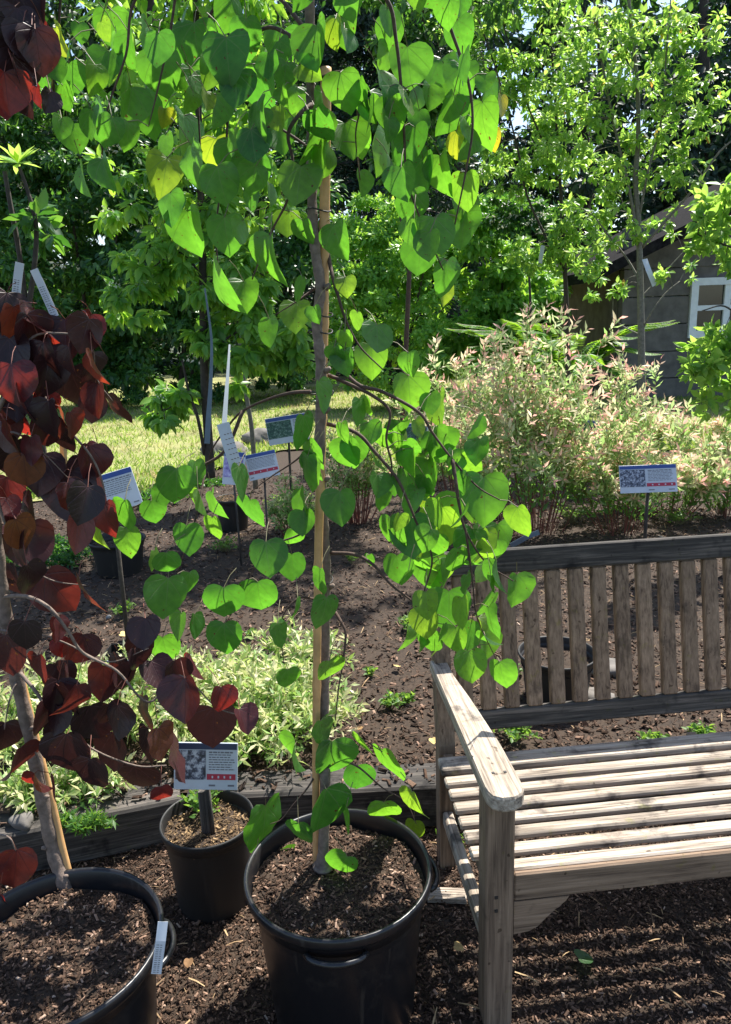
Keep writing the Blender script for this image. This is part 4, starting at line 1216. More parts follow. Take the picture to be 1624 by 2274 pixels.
# ------------------------------------------------------------------ tags, ribbons, signs
def strip(name, pts, width, label, cat, mat, group=None, nrm=None, th=0.0012):
    """a thin bent plastic strip with real thickness"""
    pts = [Vector(p) for p in pts]
    if len(pts) > 3:
        ks = len(pts)
        pts = curve(pts, 6)
        if isinstance(width, (list, tuple)):
            width = list(np.interp(np.linspace(0, ks - 1, len(pts)), range(ks), width))
    e = empty(name, tuple(pts[0]), label, cat, group)
    mb = MB()
    side0 = Vector((1, 0, 0))
    vs = []
    for i, p in enumerate(pts):
        t = (pts[min(i + 1, len(pts) - 1)] - pts[max(i - 1, 0)]).normalized()
        view = nrm or Vector((0.15, -1, 0.1))
        s = t.cross(view).normalized()
        nn = s.cross(t).normalized()
        w = width if not isinstance(width, (list, tuple)) else width[i]
        for a, b in ((-1, -1), (1, -1), (1, 1), (-1, 1)):
            vs.append(p + s * (a * w / 2) + nn * (b * th / 2))
    n_ = len(pts)
    fs = [(i * 4 + k, i * 4 + (k + 1) % 4, (i + 1) * 4 + (k + 1) % 4, (i + 1) * 4 + k) for i in range(n_ - 1) for k in range(4)]
    fs += [(3, 2, 1, 0), tuple((n_ - 1) * 4 + k for k in range(4))]
    mb.add(vs, fs, 0.5, False)
    mb.build('strip_body', mat, e)
    if cat == 'plant tag' and width == 0.017 or width == 0.016 or width == 0.019:
        mb = MB()
        a, b = pts[-1], pts[-2]
        t = (b - a).normalized()
        view = nrm or Vector((0.15, -1, 0.1))
        sd = t.cross(view).normalized()
        nn = sd.cross(t).normalized()
        ff = nn if nn.y < 0 else -nn
        Lg = (b - a).length
        q = 0.004
        while q < Lg - 0.006:
            for off, hw in ((-0.22, 0.14), (0.12, 0.10)):
                c = a + t * q + ff * (th / 2 + 0.0001) + sd * width * off
                vs = [c + sd * width * x * hw + t * y * 0.0007 + ff * z for x, y, z in ((-1, -1, 0), (1, -1, 0), (1, 1, 0), (-1, 1, 0), (-1, -1, .0003), (1, -1, .0003), (1, 1, .0003), (-1, 1, .0003))]
                mb.add(vs, [(0, 3, 2, 1), (4, 5, 6, 7), (0, 1, 5, 4), (1, 2, 6, 5), (2, 3, 7, 6), (3, 0, 4, 7)], .5, False)
            q += 0.0035 + 0.002 * random.random()
        mb.build('print', MT['greyink'], e)
    return e


tg = 'white plant tags hanging from the trees'
strip('plant_tag', [P(44, 583, 1.6), P(40, 612, 1.6), P(34, 668, 1.6)], 0.017, 'upright white plant tag, left one of the pair above the purple leaves', 'plant tag', MT['white'], tg)
strip('plant_tag', [P(75, 598, 1.62), P(90, 630, 1.62), P(122, 703, 1.62)], 0.016, 'slanting white plant tag, right one of the pair above the purple leaves', 'plant tag', MT['white'], tg)
strip('plant_tag', [P(1432, 575, 7.7), P(1441, 600, 7.65), P(1455, 634, 7.65)], 0.055, 'white plant tag hanging on the grey trunk of the right sapling', 'plant tag', MT['white'], tg)
strip('plant_tag', [P(1206, 545, 8.5), P(1202, 570, 8.5), P(1199, 592, 8.5)], 0.045, 'small white plant tag among the leaves of the middle sapling', 'plant tag', MT['white'], tg)
strip('plant_tag', [P(362, 2047, 1.22), P(357, 2090, 1.205), P(347, 2163, 1.195)], 0.019, 'white printed plant tag hanging beside the rim of the left pot', 'plant tag', MT['white'], tg)
strip('plant_tag', [P(1198, 1182, 2.2), P(1175, 1190, 2.2), P(1135, 1212, 2.2)], 0.016, 'grey plant tag resting on the top rail of the bench', 'plant tag', MT['ribbon'], tg)
t_ = strip('plant_tag', [P(495, 940, 1.62), P(508, 985, 1.61), P(522, 1030, 1.60), P(532, 1070, 1.60)], 0.027, 'broad white paper tag with dotted print hanging from the arched branch', 'plant tag', MT['white'], tg)
mb = MB()
for i in range(9):
    for j in range(3):
        c = P(500 + i * 3.2 + j * 6.5, 965 + i * 11 - j * 2, 1.595)
        mb.box((c.x - 0.0022, c.y - 0.0006, c.z - 0.001), (c.x + 0.0022, c.y + 0.0004, c.z + 0.001))
mb.build('print', MT['greyink'], t_)
rg = 'pale ribbons hanging behind the arched branch'
strip('tie_ribbon', [P(455, 640, 1.9), P(462, 690, 1.88), P(470, 760, 1.86), P(468, 850, 1.83), P(463, 930, 1.8), P(460, 985, 1.78)], [.004, .005, .006, .009, .012, .013], 'pale grey ribbon hanging straight down, left of two', 'ribbon', MT['ribbon'], rg)
strip('tie_ribbon', [P(510, 765, 1.82), P(508, 800, 1.78), P(504, 860, 1.72), P(498, 945, 1.64)], [.004, .0055, .008, .011], 'pale grey ribbon ending at the broad paper tag', 'ribbon', MT['ribbon'], rg)


def sign(c, w, h, tilt, rz, rx, label, photo, stake_to, band=True, top='blue', photo_side=0.5, lines=8):
    """board on a stake. c: world centre of the board"""
    e = empty('plant_sign', (c.x, c.y, stake_to), label, 'plant sign', 'printed plant signs on stakes')
    Mx = Matrix.Translation(c) @ Matrix.Rotation(rz, 4, 'Z') @ Matrix.Rotation(rx, 4, 'X') @ Matrix.Rotation(tilt, 4, 'Y')
    MB().box((-w / 2, 0, -h / 2), (w / 2, 0.004, h / 2), mat=Mx, bev=0.001).build('board', MT['white'], e)
    MB().box((-w / 2 + .002, -0.0012, h / 2 - h * 0.14), (w / 2 - .002, 0.001, h / 2 - .002), mat=Mx).build('header', MT[top], e)
    if photo:
        MB().box((-w / 2 + .004, -0.0014, -h * 0.28), (-w / 2 + w * photo_side, 0.001, h * 0.34), mat=Mx).build('picture', MT[photo], e)
    x0 = -w / 2 + (w * photo_side if photo else 0) + w * 0.05
    if band:
        MB().box((x0 - w * .03, -0.0014, -h * 0.28), (w / 2 - w * .03, 0.001, -h * 0.16), mat=Mx).build('red_band', MT['redink'], e)
        mb = MB()
        for i in range(4):
            xx = x0 + (w / 2 - x0 - .01) * (0.15 + 0.24 * i)
            mb.box((xx - w * .012, -0.002, -h * 0.245), (xx + w * .012, 0, -h * 0.195), mat=Mx)
        mb.build('band_marks', MT['white'], e)
    mb = MB()
    rs = random.Random(int(w * 1e4))
    for i in range(lines):
        zz = h * 0.30 - i * h * 0.052
        if zz < -h * 0.13:
            break
        hh = h * (0.018 if i else 0.03)
        x = x0
        xe = w / 2 - w * rs.uniform(.04, .12)
        while x < xe:
            ww = w * rs.uniform(.03, .08)
            mb.box((x, -0.0012, zz - hh / 2), (min(x + ww, xe), 0.0005, zz + hh / 2), mat=Mx)
            x += ww + w * 0.012
    for xx in (x0 + w * 0.0, w / 2 - w * .15):
        mb.box((xx, -0.0012, -h * 0.42), (xx + w * .1, 0.0005, -h * 0.385), mat=Mx)
    mb.build('printed_text', MT['greyink'], e)
    b0 = Mx @ Vector((0.0, 0.012, -h * 0.3))
    MB().tube([(b0.x, b0.y, b0.z), (c.x, b0.y + 0.004, stake_to)], 0.007 if w < 0.2 else 0.010, 6).build('stake', MT['black_z'] if w < 0.2 else MT['bark_dark'], e)
    return e


c = P(457, 1702, sc_.y - 0.03)
sign(c, 0.170, 0.128, math.radians(3), 0, math.radians(-12), 'grey and white plant sign with a red band, standing in the small pot', 'photo_grey', 0.20, top='navy', photo_side=0.5)
# its broad stake
mb = MB()
a_, b_ = P(452, 1768, sc_.y - .02), P(452, 1872, sc_.y - .045)
mb.box((a_.x - 0.012, a_.y - 0.012, b_.z - 0.01), (a_.x + 0.012, a_.y + 0.002, a_.z + 0.02), bev=0.001)
mb.build('stake', MT['black_z'], [o for o in bpy.data.objects if o.get('label', '').startswith('grey and white plant sign')][0])
c = P(583, 1033, 4.6)
sign(c, 0.19, 0.16, math.radians(-8), math.radians(12), math.radians(-15), 'white plant sign with red band beside the paper tag', None, 0.12)
c = P(638, 953, 5.6)
sign(c, 0.30, 0.20, math.radians(-6), math.radians(10), math.radians(-15), 'plant sign with dark green picture half behind the main trunk', 'photo_green', 0.12, band=False, photo_side=0.62)
c = P(520, 1040, 4.5)
sign(c, 0.13, 0.20, math.radians(8), math.radians(10), math.radians(-15), 'violet picture plant sign partly behind the paper tag', 'photo_violet', 0.12, band=False, photo_side=0.9)
c = P(243, 1095, 3.2)
sign(c, 0.24, 0.17, math.radians(-12), math.radians(18), math.radians(-18), 'white plant sign with blue header behind the purple leaves', 'photo_violet', 0.12, band=False, photo_side=0.35)
c = P(1440, 1063, 4.1)
sign(c, 0.31, 0.155, math.radians(-1), math.radians(-4), math.radians(-20), 'wide plant sign in front of the grey trunk, two pictures and red band', 'photo_grey', 0.12, photo_side=0.45)
c = P(920, 965, 5.4)
sign(c, 0.20, 0.16, math.radians(3), 0, math.radians(-15), 'small dark blue plant sign behind the right green branches', 'photo_green', 0.12, band=False, top='blue', photo_side=0.95)
c = P(1322, 955, 6.3)
sign(c, 0.26, 0.16, math.radians(3), 0, math.radians(-15), 'small plant sign half hidden in the pink willow', 'photo_green', 0.12, band=True, top='blue', photo_side=0.5)
c = P(262, 1492, 2.75)
sign(c, 0.13, 0.09, 0, 0, math.radians(-25), 'blue topped label lying against the small black tray', 'photo_green', 0.12, band=False, top='blue', photo_side=0.4)

# open square tray by the label
tc_ = G(262, 1474, 0.13)
tr = empty('seedling_tray', (tc_.x, tc_.y + .03, .13), 'small square black tray lying open behind the purple leaves', 'tray')
mb = MB()
w_, h_, t2 = 0.055, 0.06, 0.003
ox, oy, oz = tc_.x, tc_.y + .04, 0.125
for lo, hi in (((-w_, -w_, 0), (w_, -w_ + t2, h_)), ((-w_, w_ - t2, 0), (w_, w_, h_)), ((-w_, -w_ + t2, 0), (-w_ + t2, w_ - t2, h_)), ((w_ - t2, -w_ + t2, 0), (w_, w_ - t2, h_)), ((-w_ + t2, -w_ + t2, 0), (w_ - t2, w_ - t2, t2))):
    mb.box((ox + lo[0], oy + lo[1], oz + lo[2]), (ox + hi[0], oy + hi[1], oz + hi[2]))
mb.build('tray_walls', MT['plastic_dull'], tr)


# ------------------------------------------------------------------ rocks and small ground things
def rock(name, c, r, label, mat, seed, group=None, cat='rock'):
    mb = MB()
    vs, fs = [], []
    nu, nv = 18, 11
    for j in range(nv + 1):
        ph = math.pi * j / nv
        for i in range(nu):
            th = 2 * math.pi * i / nu
            d = Vector((math.sin(ph) * math.cos(th), math.sin(ph) * math.sin(th), math.cos(ph)))
            k = 1 + 0.35 * noise.noise(d * 1.4 + Vector((seed, 0, 0))) + 0.12 * noise.noise(d * 4 + Vector((seed, 5, 0)))
            vs.append((c[0] + d.x * r[0] * k, c[1] + d.y * r[1] * k, c[2] + d.z * r[2] * k))
    fs = [(j * nu + i, (j + 1) * nu + i, (j + 1) * nu + (i + 1) % nu, j * nu + (i + 1) % nu) for j in range(nv) for i in range(nu)]
    mb.add(vs, fs, 0.5, True)
    return tag(mb.build(name, mat), label, cat, group)


for i, (px, py, z, r, lb, m_) in enumerate([
    (590, 985, .12, (.26, .2, .14), 'grey boulder under the green picture sign', 'rock'),
    (655, 985, .12, (.22, .2, .13), 'smaller grey boulder right of the sign post, by the main trunk', 'rock'),
    (500, 1010, .12, (.28, .2, .12), 'flat grey rock left of the paper tag', 'rock'),
    (1345, 1010, .12, (.20, .18, .15), 'rounded brown rock in the willow near the grey trunk', 'rock'),
    (1322, 1555, .115, (.08, .05, .030), 'pale stone lying behind the lower bench slats', 'rock'),
    (1350, 1490, .115, (.09, .06, .035), 'grey stone behind the middle bench slats', 'rock'),
    (242, 1372, .12, (.014, .012, .010), 'small round white pebble on the bed mulch', 'stone_pale'),
    (50, 1830, .15, (.035, .03, .025), 'grey stone by the left edging timber', 'rock')]):
    g = G(px, py, z)
    rock('rock', (g.x, g.y, z + r[2] * 0.35), r, lb, MT[m_], i * 3.1)
# broken shingle between pot and bench
g = G(990, 2000, 0)
e = empty('wood_offcut', (g.x, g.y, 0.012), 'flat ribbed piece of wood on the mulch between pot and bench', 'wood scrap')
Mx = Matrix.Translation((g.x, g.y, 0.018)) @ Matrix.Rotation(math.radians(-6), 4, 'Z')
mb = MB()
for i in range(5):
    mb.box((-0.045, -0.022 + i * 0.009, 0), (0.055, -0.0145 + i * 0.009, 0.007), mat=Mx)
mb.box((-0.05, -0.024, -0.006), (0.058, 0.024, 0.001), mat=Mx)
mb.build('ribs', MT['grey_x'], e)


def ground_leaf(px, py, z, s, a, mat, label, rnd=0.5):
    g = G(px, py, z)
    fr = np.array([np.array(Matrix.Rotation(a, 3, 'Z') @ Matrix.Rotation(0.25, 3, 'X'))])
    o = instanced('fallen_leaf', HEART, np.array([(g.x, g.y, z)]), fr, np.array([s]), np.array([rnd]), mat)
    tag(o, label, 'leaf')


ground_leaf(1285, 2128, 0.03, 0.045, 1.9, MT['redbud'], 'pale green leaf lying on the mulch under the bench', .4)
ground_leaf(268, 1408, 0.145, 0.05, 1.6, MT['deadleaf'], 'yellow dead leaf lying behind the purple leaves', 1)
ground_leaf(245, 1980, 0.03, 0.035, 2.4, MT['deadleaf'], 'small tan dead leaf lying between the left and small pots', .6)


for k, (px, py, z) in enumerate(((420, 2130, .03), (1010, 2100, .03), (880, 1480, .145), (800, 1620, .145), (470, 1560, .145), (960, 1640, .145), (1450, 1640, .145), (560, 1255, .145))):
    ground_leaf(px, py, z, .022 + .004 * (k % 4), k * 1.3, MT['deadleaf'],
                ('curled tan dead leaf on the path between the two big pots', 'tan dead leaf beside the front leg of the bench', 'tan dead leaf in the bed mulch left of the bench post', 'tan dead leaf in the mulch right of the stake above the timber',
                 'tan dead leaf among the cream shrubs', 'tan dead leaf in the mulch just above the edging timber by the bench', 'tan dead leaf below the lower rail of the bench back', 'tan dead leaf in the shaded mulch below the signs')[k], (k * .37) % 1)

# ------------------------------------------------------------------ plants: helpers
def weed(px, py, z, r, h, n, label, mat='weed', tm=SMALL, size=(0.014, 0.03), group='small weeds sprouting in the mulch'):
    g = G(px, py, z)
    e = empty('weed', (g.x, g.y, z), label, 'weed', group)
    mb = MB()
    P_, F_, S_ = [], [], []
    for i in range(n):
        a = random.uniform(0, 6.28)
        rr = r * random.uniform(.2, 1)
        top = Vector((g.x + rr * math.cos(a), g.y + rr * math.sin(a), z + h * random.uniform(.35, 1)))
        base = Vector((g.x + rr * .15 * math.cos(a), g.y + rr * .15 * math.sin(a), z - 0.005))
        pts = curve([base, (base + top) / 2 + Vector((0, 0, h * .2)), top], 3)
        mb.tube(pts, 0.0011, 4, False)
        for q in range(5):
            p = pts[min(len(pts) - 1, 2 + q)]
            P_.append(tuple(p))
            d = Vector((random.uniform(-1, 1), random.uniform(-1, 1), random.uniform(0.0, .9)))
            F_.append(tuple(d))
            S_.append(random.uniform(*size))
    instanced('leaves', tm, np.array(P_), frames_from(np.array(F_), rand_dirs(len(P_), 1.5)), np.array(S_), U(0, 1, len(P_)), MT[mat], e)
    mb.build('stems', MT['twig'], e)
    return e


for px, py, r, h, lb in [
    (868, 1572, .055, .05, 'pale green weed in the mulch left of the bench post'),
    (1150, 1640, .10, .06, 'low green weed behind the lower rail of the bench'),
    (905, 1560, .03, .03, 'tiny weed right of the pale green weed'),
    (1450, 1655, .05, .04, 'weed seen under the bench back near the right'),
    (1560, 1640, .05, .04, 'small weed under the bench back, rightmost of three'),
    (905, 1395, .06, .05, 'weed in the mulch left of the lowest green leaves'),
    (500, 1225, .12, .08, 'pale weed on the bed below the sign and paper tag'),
    (640, 1130, .25, .10, 'wide clump of weeds beside the sign post'),
    (700, 1150, .15, .10, 'weed clump left of the trunk near the signs'),
    (275, 1365, .07, .05, 'small weed above the yellow dead leaf'),
    (1270, 1160, .18, .12, 'weed clump under the pink willow'),
    (1500, 1165, .18, .12, 'weed clump below the wide sign'),
    (1600, 1140, .15, .12, 'weed clump at the right edge above the bench')]:
    weed(px, py, .125, r, h, int(14 + r * 260), lb)
weed(1140, 1500, .125, .04, .04, 14, 'weed behind the second back slat of the bench')
weed(820, 1500, .125, .03, .03, 10, 'tiny weed right of the hanging green leaf near the stake')
weed(780, 1250, .125, .06, .05, 16, 'small weed just right of the trunk in the dark mulch')
weed(560, 1420, .125, .05, .05, 16, 'weed in the mulch above the cream shrubs')
weed(1005, 1885, .01, .05, .05, 14, 'green weed at the foot of the rear bench post')
weed(455, 1800, .235, .08, .06, 34, 'variegated leafy plant growing in the small pot', group='small plants')


def stem_bush(name, base, ht, spread, nst, per, mat, twig, label, cat, leaf=(0.03, 0.05), tipf=0.55, tmpl=NARROW, lean=(0, 0), group=None, bare=0.3, rexp=0.7, pink=True, n_side=3, stemr=0.004):
    """upright stems from one base, leaves whorled along the upper part"""
    e = empty(name, tuple(base), label, cat, group)
    mb = MB()
    PP, YY, SS, RR = [], [], [], []
    for i in range(nst):
        a = random.uniform(0, 2 * math.pi)
        rr = random.uniform(0, 1) ** rexp
        tip = Vector((base.x + spread[0] * rr * math.cos(a) + lean[0], base.y + spread[1] * rr * math.sin(a) + lean[1], base.z + ht * (1 - 0.45 * rr ** 2) * random.choice((.62, .7, .8, .9, 1.0, 1.08, 1.16))))
        b = Vector((base.x + 0.25 * spread[0] * rr * math.cos(a), base.y + 0.25 * spread[1] * rr * math.sin(a), base.z))
        md = (b + tip) / 2 + Vector((0, 0, 0.12 * ht)) + Vector((random.uniform(-.03, .03), random.uniform(-.03, .03), 0))
        pts = curve([b, md, tip], 7)
        mb.tube(pts, [stemr * (1 - .75 * k / len(pts)) for k in range(len(pts))], 4, False)
        shoots = [(pts, bare)]
        for q in range(n_side):
            j = random.randint(5, len(pts) - 2)
            d = Vector((random.uniform(-1, 1), random.uniform(-1, 1), random.uniform(.5, 1.3))).normalized() * ht * random.uniform(.10, .22)
            sp2 = curve([pts[j], pts[j] + d * .55 + Vector((0, 0, .01)), pts[j] + d], 4)
            mb.tube(sp2, stemr * .35, 3, False)
            shoots.append((sp2, 0.1))
        for sp3, bare_ in shoots:
            m3 = len(sp3)
            cnt = int(per * (1 if sp3 is pts else .45))
            for q in range(cnt):
                t = bare_ + (1 - bare_) * (q + random.random()) / cnt
                f = t * (m3 - 1)
                i0 = min(int(f), m3 - 2)
                p = sp3[i0].lerp(sp3[i0 + 1], f - i0)
                ax = (sp3[i0 + 1] - sp3[i0]).normalized()
                an = q * 2.4 + random.uniform(-.4, .4)
                s1 = ax.cross(Vector((1, .2, .1))).normalized()
                s2 = ax.cross(s1)
                d = (s1 * math.cos(an) + s2 * math.sin(an)) + ax * random.uniform(.5, 1.2 + (1.2 if t > .93 else 0))
                PP.append(tuple(p))
                YY.append(tuple(d))
                SS.append(random.uniform(*leaf) * (1.0 if t < .9 else .85))
                base_r = (t - 0.35) * 0.95 if sp3 is pts else (t * .5 + .25)
                RR.append(min(1, max(0, base_r * tipf * 1.6 + random.uniform(-.3, .18) + (.42 if (pink and t > .92) else 0))))
    instanced('leaves', tmpl, np.array(PP), frames_from(np.array(YY), rand_dirs(len(PP), .6)), np.array(SS), np.array(RR), mat, e)
    mb.build('stems', twig, e)
    return e


# dappled willows on the right
wg = 'pink and cream dappled willow shrubs'
for px, py, Y, ht, sx, n_, lb in [
    (1190, 1165, 5.0, 1.20, .62, 120, 'big dappled willow with pink tips behind the bench, left of the grey trunk'),
    (1020, 1090, 5.9, 1.05, .55, 70, 'dappled willow behind the hanging green branch, leftmost of the willows'),
    (1480, 1130, 5.3, .62, .70, 80, 'low cream dappled willow around the wide sign'),
    (1380, 1150, 4.9, .75, .45, 60, 'short dappled willow with red stems left of the wide sign'),
    (1390, 1080, 5.6, 1.18, .30, 26, 'tall thin pink-tipped willow shoots against the grey trunk'),
    (1620, 1100, 5.2, .55, .45, 46, 'cream willow cut by the right edge above the bench')]:
    b = P(px, py, Y)
    b.z = 0.12
    stem_bush('dappled_willow', b, ht * 1.08, (sx * 1.2, sx * .7), int(n_ * .46), 31, MT['willow'], MT['redtwig'], lb, 'willow shrub', leaf=(.05, .085), group=wg, tipf=.76, n_side=5, stemr=.003, bare=.16)
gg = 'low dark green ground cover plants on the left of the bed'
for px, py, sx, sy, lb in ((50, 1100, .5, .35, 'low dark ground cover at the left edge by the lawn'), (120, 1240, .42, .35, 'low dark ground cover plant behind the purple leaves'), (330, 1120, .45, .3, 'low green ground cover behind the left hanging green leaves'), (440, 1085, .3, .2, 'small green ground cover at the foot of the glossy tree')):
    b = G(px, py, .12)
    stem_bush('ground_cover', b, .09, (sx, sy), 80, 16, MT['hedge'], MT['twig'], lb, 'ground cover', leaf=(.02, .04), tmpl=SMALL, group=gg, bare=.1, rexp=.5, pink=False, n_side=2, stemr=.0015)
# pale shoots near the sign left
b = P(640, 1000, 5.0)
b.z = .12
stem_bush('dappled_willow', b, .38, (.28, .2), 22, 30, MT['willow'], MT['redtwig'], 'small cream willow shoots around the green picture sign', 'willow shrub', leaf=(.03, .05), group=wg, tipf=.6)
b = P(790, 1000, 5.4)
b.z = .12
stem_bush('dappled_willow', b, .7, (.35, .25), 36, 40, MT['willow'], MT['redtwig'], 'cream and pink willow between the main trunk and the right branches', 'willow shrub', leaf=(.03, .05), group=wg, tipf=.62)

# variegated low plants in the front bed
vg = 'cream variegated low shrubs in the front bed'
for px, py, ht, sx, sy, n_, lb in [
    (585, 1640, .17, .30, .26, 150, 'cream variegated shrub behind the small pot, left of the main trunk'),
    (440, 1600, .17, .26, .30, 110, 'cream variegated shrub behind the grey sign and maroon leaves'),
    (250, 1600, .16, .24, .26, 90, 'variegated shrub behind the hanging purple leaves'),
    (60, 1640, .18, .22, .26, 90, 'green and cream shrub at the left edge behind the purple tree'),
    (640, 1500, .12, .22, .30, 70, 'cream variegated shrub right behind the lower stake'),
    (130, 1790, .12, .20, .10, 60, 'greenish shrub spilling over the left edging timber')]:
    b = G(px, py, .12)
    stem_bush('variegated_shrub', b, ht * 1.25, (sx * 1.4, sy * 1.4), int(n_ * .8), 17, MT['cream'], MT['twig'], lb, 'shrub', leaf=(.028, .055), group=vg, tipf=.86, bare=.12, rexp=.55, pink=False, n_side=2, stemr=.0018)
b = G(185, 1845, .15)
stem_bush('spilling_sprig', b, .04, (.10, .03), 24, 16, MT['weed'], MT['twig'], 'bright green sprig lying over the dark edging timber', 'sprig', leaf=(.02, .035), bare=.1, n_side=1, stemr=.0015, pink=False)

# ------------------------------------------------------------------ saplings, shrubs and trees behind
def tree(name, px, Y, stems, crown, label, mat, bark, n_leaves, leaf, trunk_r=0.03, group=None, droop=.3, tmpl=SMALL, cat='tree', sigma=.6, rlo=0, rhi=1, flowers=None, twigs=True, zmin=.14, face=None, cr=(.12, .30)):
    """stems: polylines in (px, py, dY, radius0, radius1); crown: clumps (px, py, dY, r_px, n)"""
    s0 = stems[0][0]
    e = empty(name, tuple(P(s0[0], s0[1], Y)), label, cat, group)
    mb = MB()
    tips = []
    for pl, r0, r1 in [(s[:-2], s[-2], s[-1]) for s in stems]:
        pts = curve([P(a, b, Y + c) for a, b, c in pl], 6)
        m_ = len(pts)
        mb.tube(pts, [r0 + (r1 - r0) * i / m_ for i in range(m_)], 8 if r0 > .02 else 5)
        tips += pts
    cs, rs_ = [], []
    for (x, y, dy, rp, m_) in crown:
        dp = depth(x, y, Y + dy) / F_PX
        for q in range(m_):
            u = random.uniform(-1, 1)
            v = random.uniform(-1, 1)
            w = random.uniform(-1, 1)
            c = P(x + u * rp, y + v * rp * .8, Y + dy + w * rp * dp * .9)
            r_ = random.uniform(*cr) * rp * dp
            cs.append(tuple(c))
            rs_.append((r_ * 1.5, r_ * 1.5, r_ * .75))
            if twigs and tips and q % 2 == 0:
                nb = min(tips, key=lambda t: (t - c).length)
                if (nb - c).length < 1.6 * rp * dp:
                    mb.tube(curve([nb, nb.lerp(c, .5) + Vector((0, 0, .04)), c], 4), [.005 * (trunk_r / .03), .0045 * (trunk_r / .03), .003, .003, .003, .002, .002, .002, .002][:9], 4, False)
    mb.build('trunk', bark, e)
    foliage('crown', n_leaves, cs, rs_, leaf, mat, e, tmpl, droop, rlo, rhi, sigma, zmin, face)
    if flowers:
        nf, fr_ = flowers
        k = random.sample(range(len(cs)), min(nf, len(cs)))
        PP = []
        for i in k:
            f0 = np.array(cs[i]) + np.array([random.uniform(-1, 1) * rs_[i][0] * .6, -rs_[i][1] * .9, rs_[i][2] * .5])
            for _ in range(26):
                PP.append(f0 + rng.normal(size=3) * fr_ * np.array([1, 1, .5]))
        PP = np.array(PP)
        instanced('flowers', SMALL, PP, frames_from(rand_dirs(len(PP)), rand_dirs(len(PP), 1)), U(.02, .04, len(PP)) * (fr_ / .04), U(0, 1, len(PP)), MT['petal'], e)
    return e


# far forest behind everything
fg = 'dark trees of the wood behind the garden'
forest = [(-260, 24, 430, 'far left'), (60, 26, 470, ''), (330, 24, 430, ''), (560, 27, 400, ''), (1010, 24, 420, ''), (1290, 27, 470, ''), (1560, 24, 480, ''), (1850, 25, 470, '')]
flab = ['dark tree of the wood at the far left edge', 'dark tree of the wood behind the bright leaf tuft', 'dark tree of the wood behind the left crown of heart leaves',
        'dark tree of the wood left of the sky gap', 'dark tree of the wood just right of the sky gap', 'dark tree of the wood behind the middle sapling',
        'dark tree of the wood above the shed roof', 'dark tree of the wood at the right edge behind the shed']
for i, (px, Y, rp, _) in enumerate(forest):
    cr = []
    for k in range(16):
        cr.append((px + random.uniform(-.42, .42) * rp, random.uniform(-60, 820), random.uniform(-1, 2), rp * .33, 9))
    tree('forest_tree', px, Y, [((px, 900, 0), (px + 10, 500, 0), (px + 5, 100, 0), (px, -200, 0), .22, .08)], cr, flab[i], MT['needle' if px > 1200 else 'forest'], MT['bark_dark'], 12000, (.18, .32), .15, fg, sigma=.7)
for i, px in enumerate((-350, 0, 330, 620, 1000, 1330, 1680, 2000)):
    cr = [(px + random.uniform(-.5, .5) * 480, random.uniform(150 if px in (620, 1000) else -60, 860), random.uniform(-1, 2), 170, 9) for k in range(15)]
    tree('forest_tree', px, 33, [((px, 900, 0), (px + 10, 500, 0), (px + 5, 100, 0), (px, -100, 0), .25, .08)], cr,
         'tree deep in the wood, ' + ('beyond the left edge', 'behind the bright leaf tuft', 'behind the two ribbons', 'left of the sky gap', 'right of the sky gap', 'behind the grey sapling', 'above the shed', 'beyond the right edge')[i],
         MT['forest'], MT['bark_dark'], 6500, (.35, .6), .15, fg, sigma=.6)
# conifer with the sky showing through
e = empty('conifer', tuple(P(840, 880, 19)), 'tall dark conifer with thin drooping boughs against the sky gap', 'conifer')
mb = MB()
bt, tt = P(850, 900, 19), P(850, -260, 19)
mb.tube([bt, tt], [.2, .04], 8)
PP, YY = [], []
for k in range(150):
    t = random.uniform(.05, 1)
    c0 = bt.lerp(tt, t)
    a = random.uniform(0, 6.28)
    ln = 2.6 * (1.15 - t) + .8
    tip = c0 + Vector((math.cos(a) * ln, math.sin(a) * ln * .6, -.30 * ln))
    pts = curve([c0, c0.lerp(tip, .5) + Vector((0, 0, .25)), tip], 8)
    mb.tube(pts, [.03 * (1 - .8 * i / len(pts)) for i in range(len(pts))], 4, False)
    for p in pts[2:]:
        for _ in range(26):
            d = Vector((random.gauss(0, 1), random.gauss(0, 1), random.gauss(-.5, .6)))
            PP.append(tuple(p + Vector((random.gauss(0, .13), random.gauss(0, .13), random.gauss(-.08, .10)))))
            YY.append(tuple(d))
mb.build('trunk', MT['bark_dark'], e)
instanced('needles', NARROW, np.array(PP), frames_from(np.array(YY), rand_dirs(len(PP))), U(.10, .2, len(PP)), U(0, 1, len(PP)), MT['needle'], e)

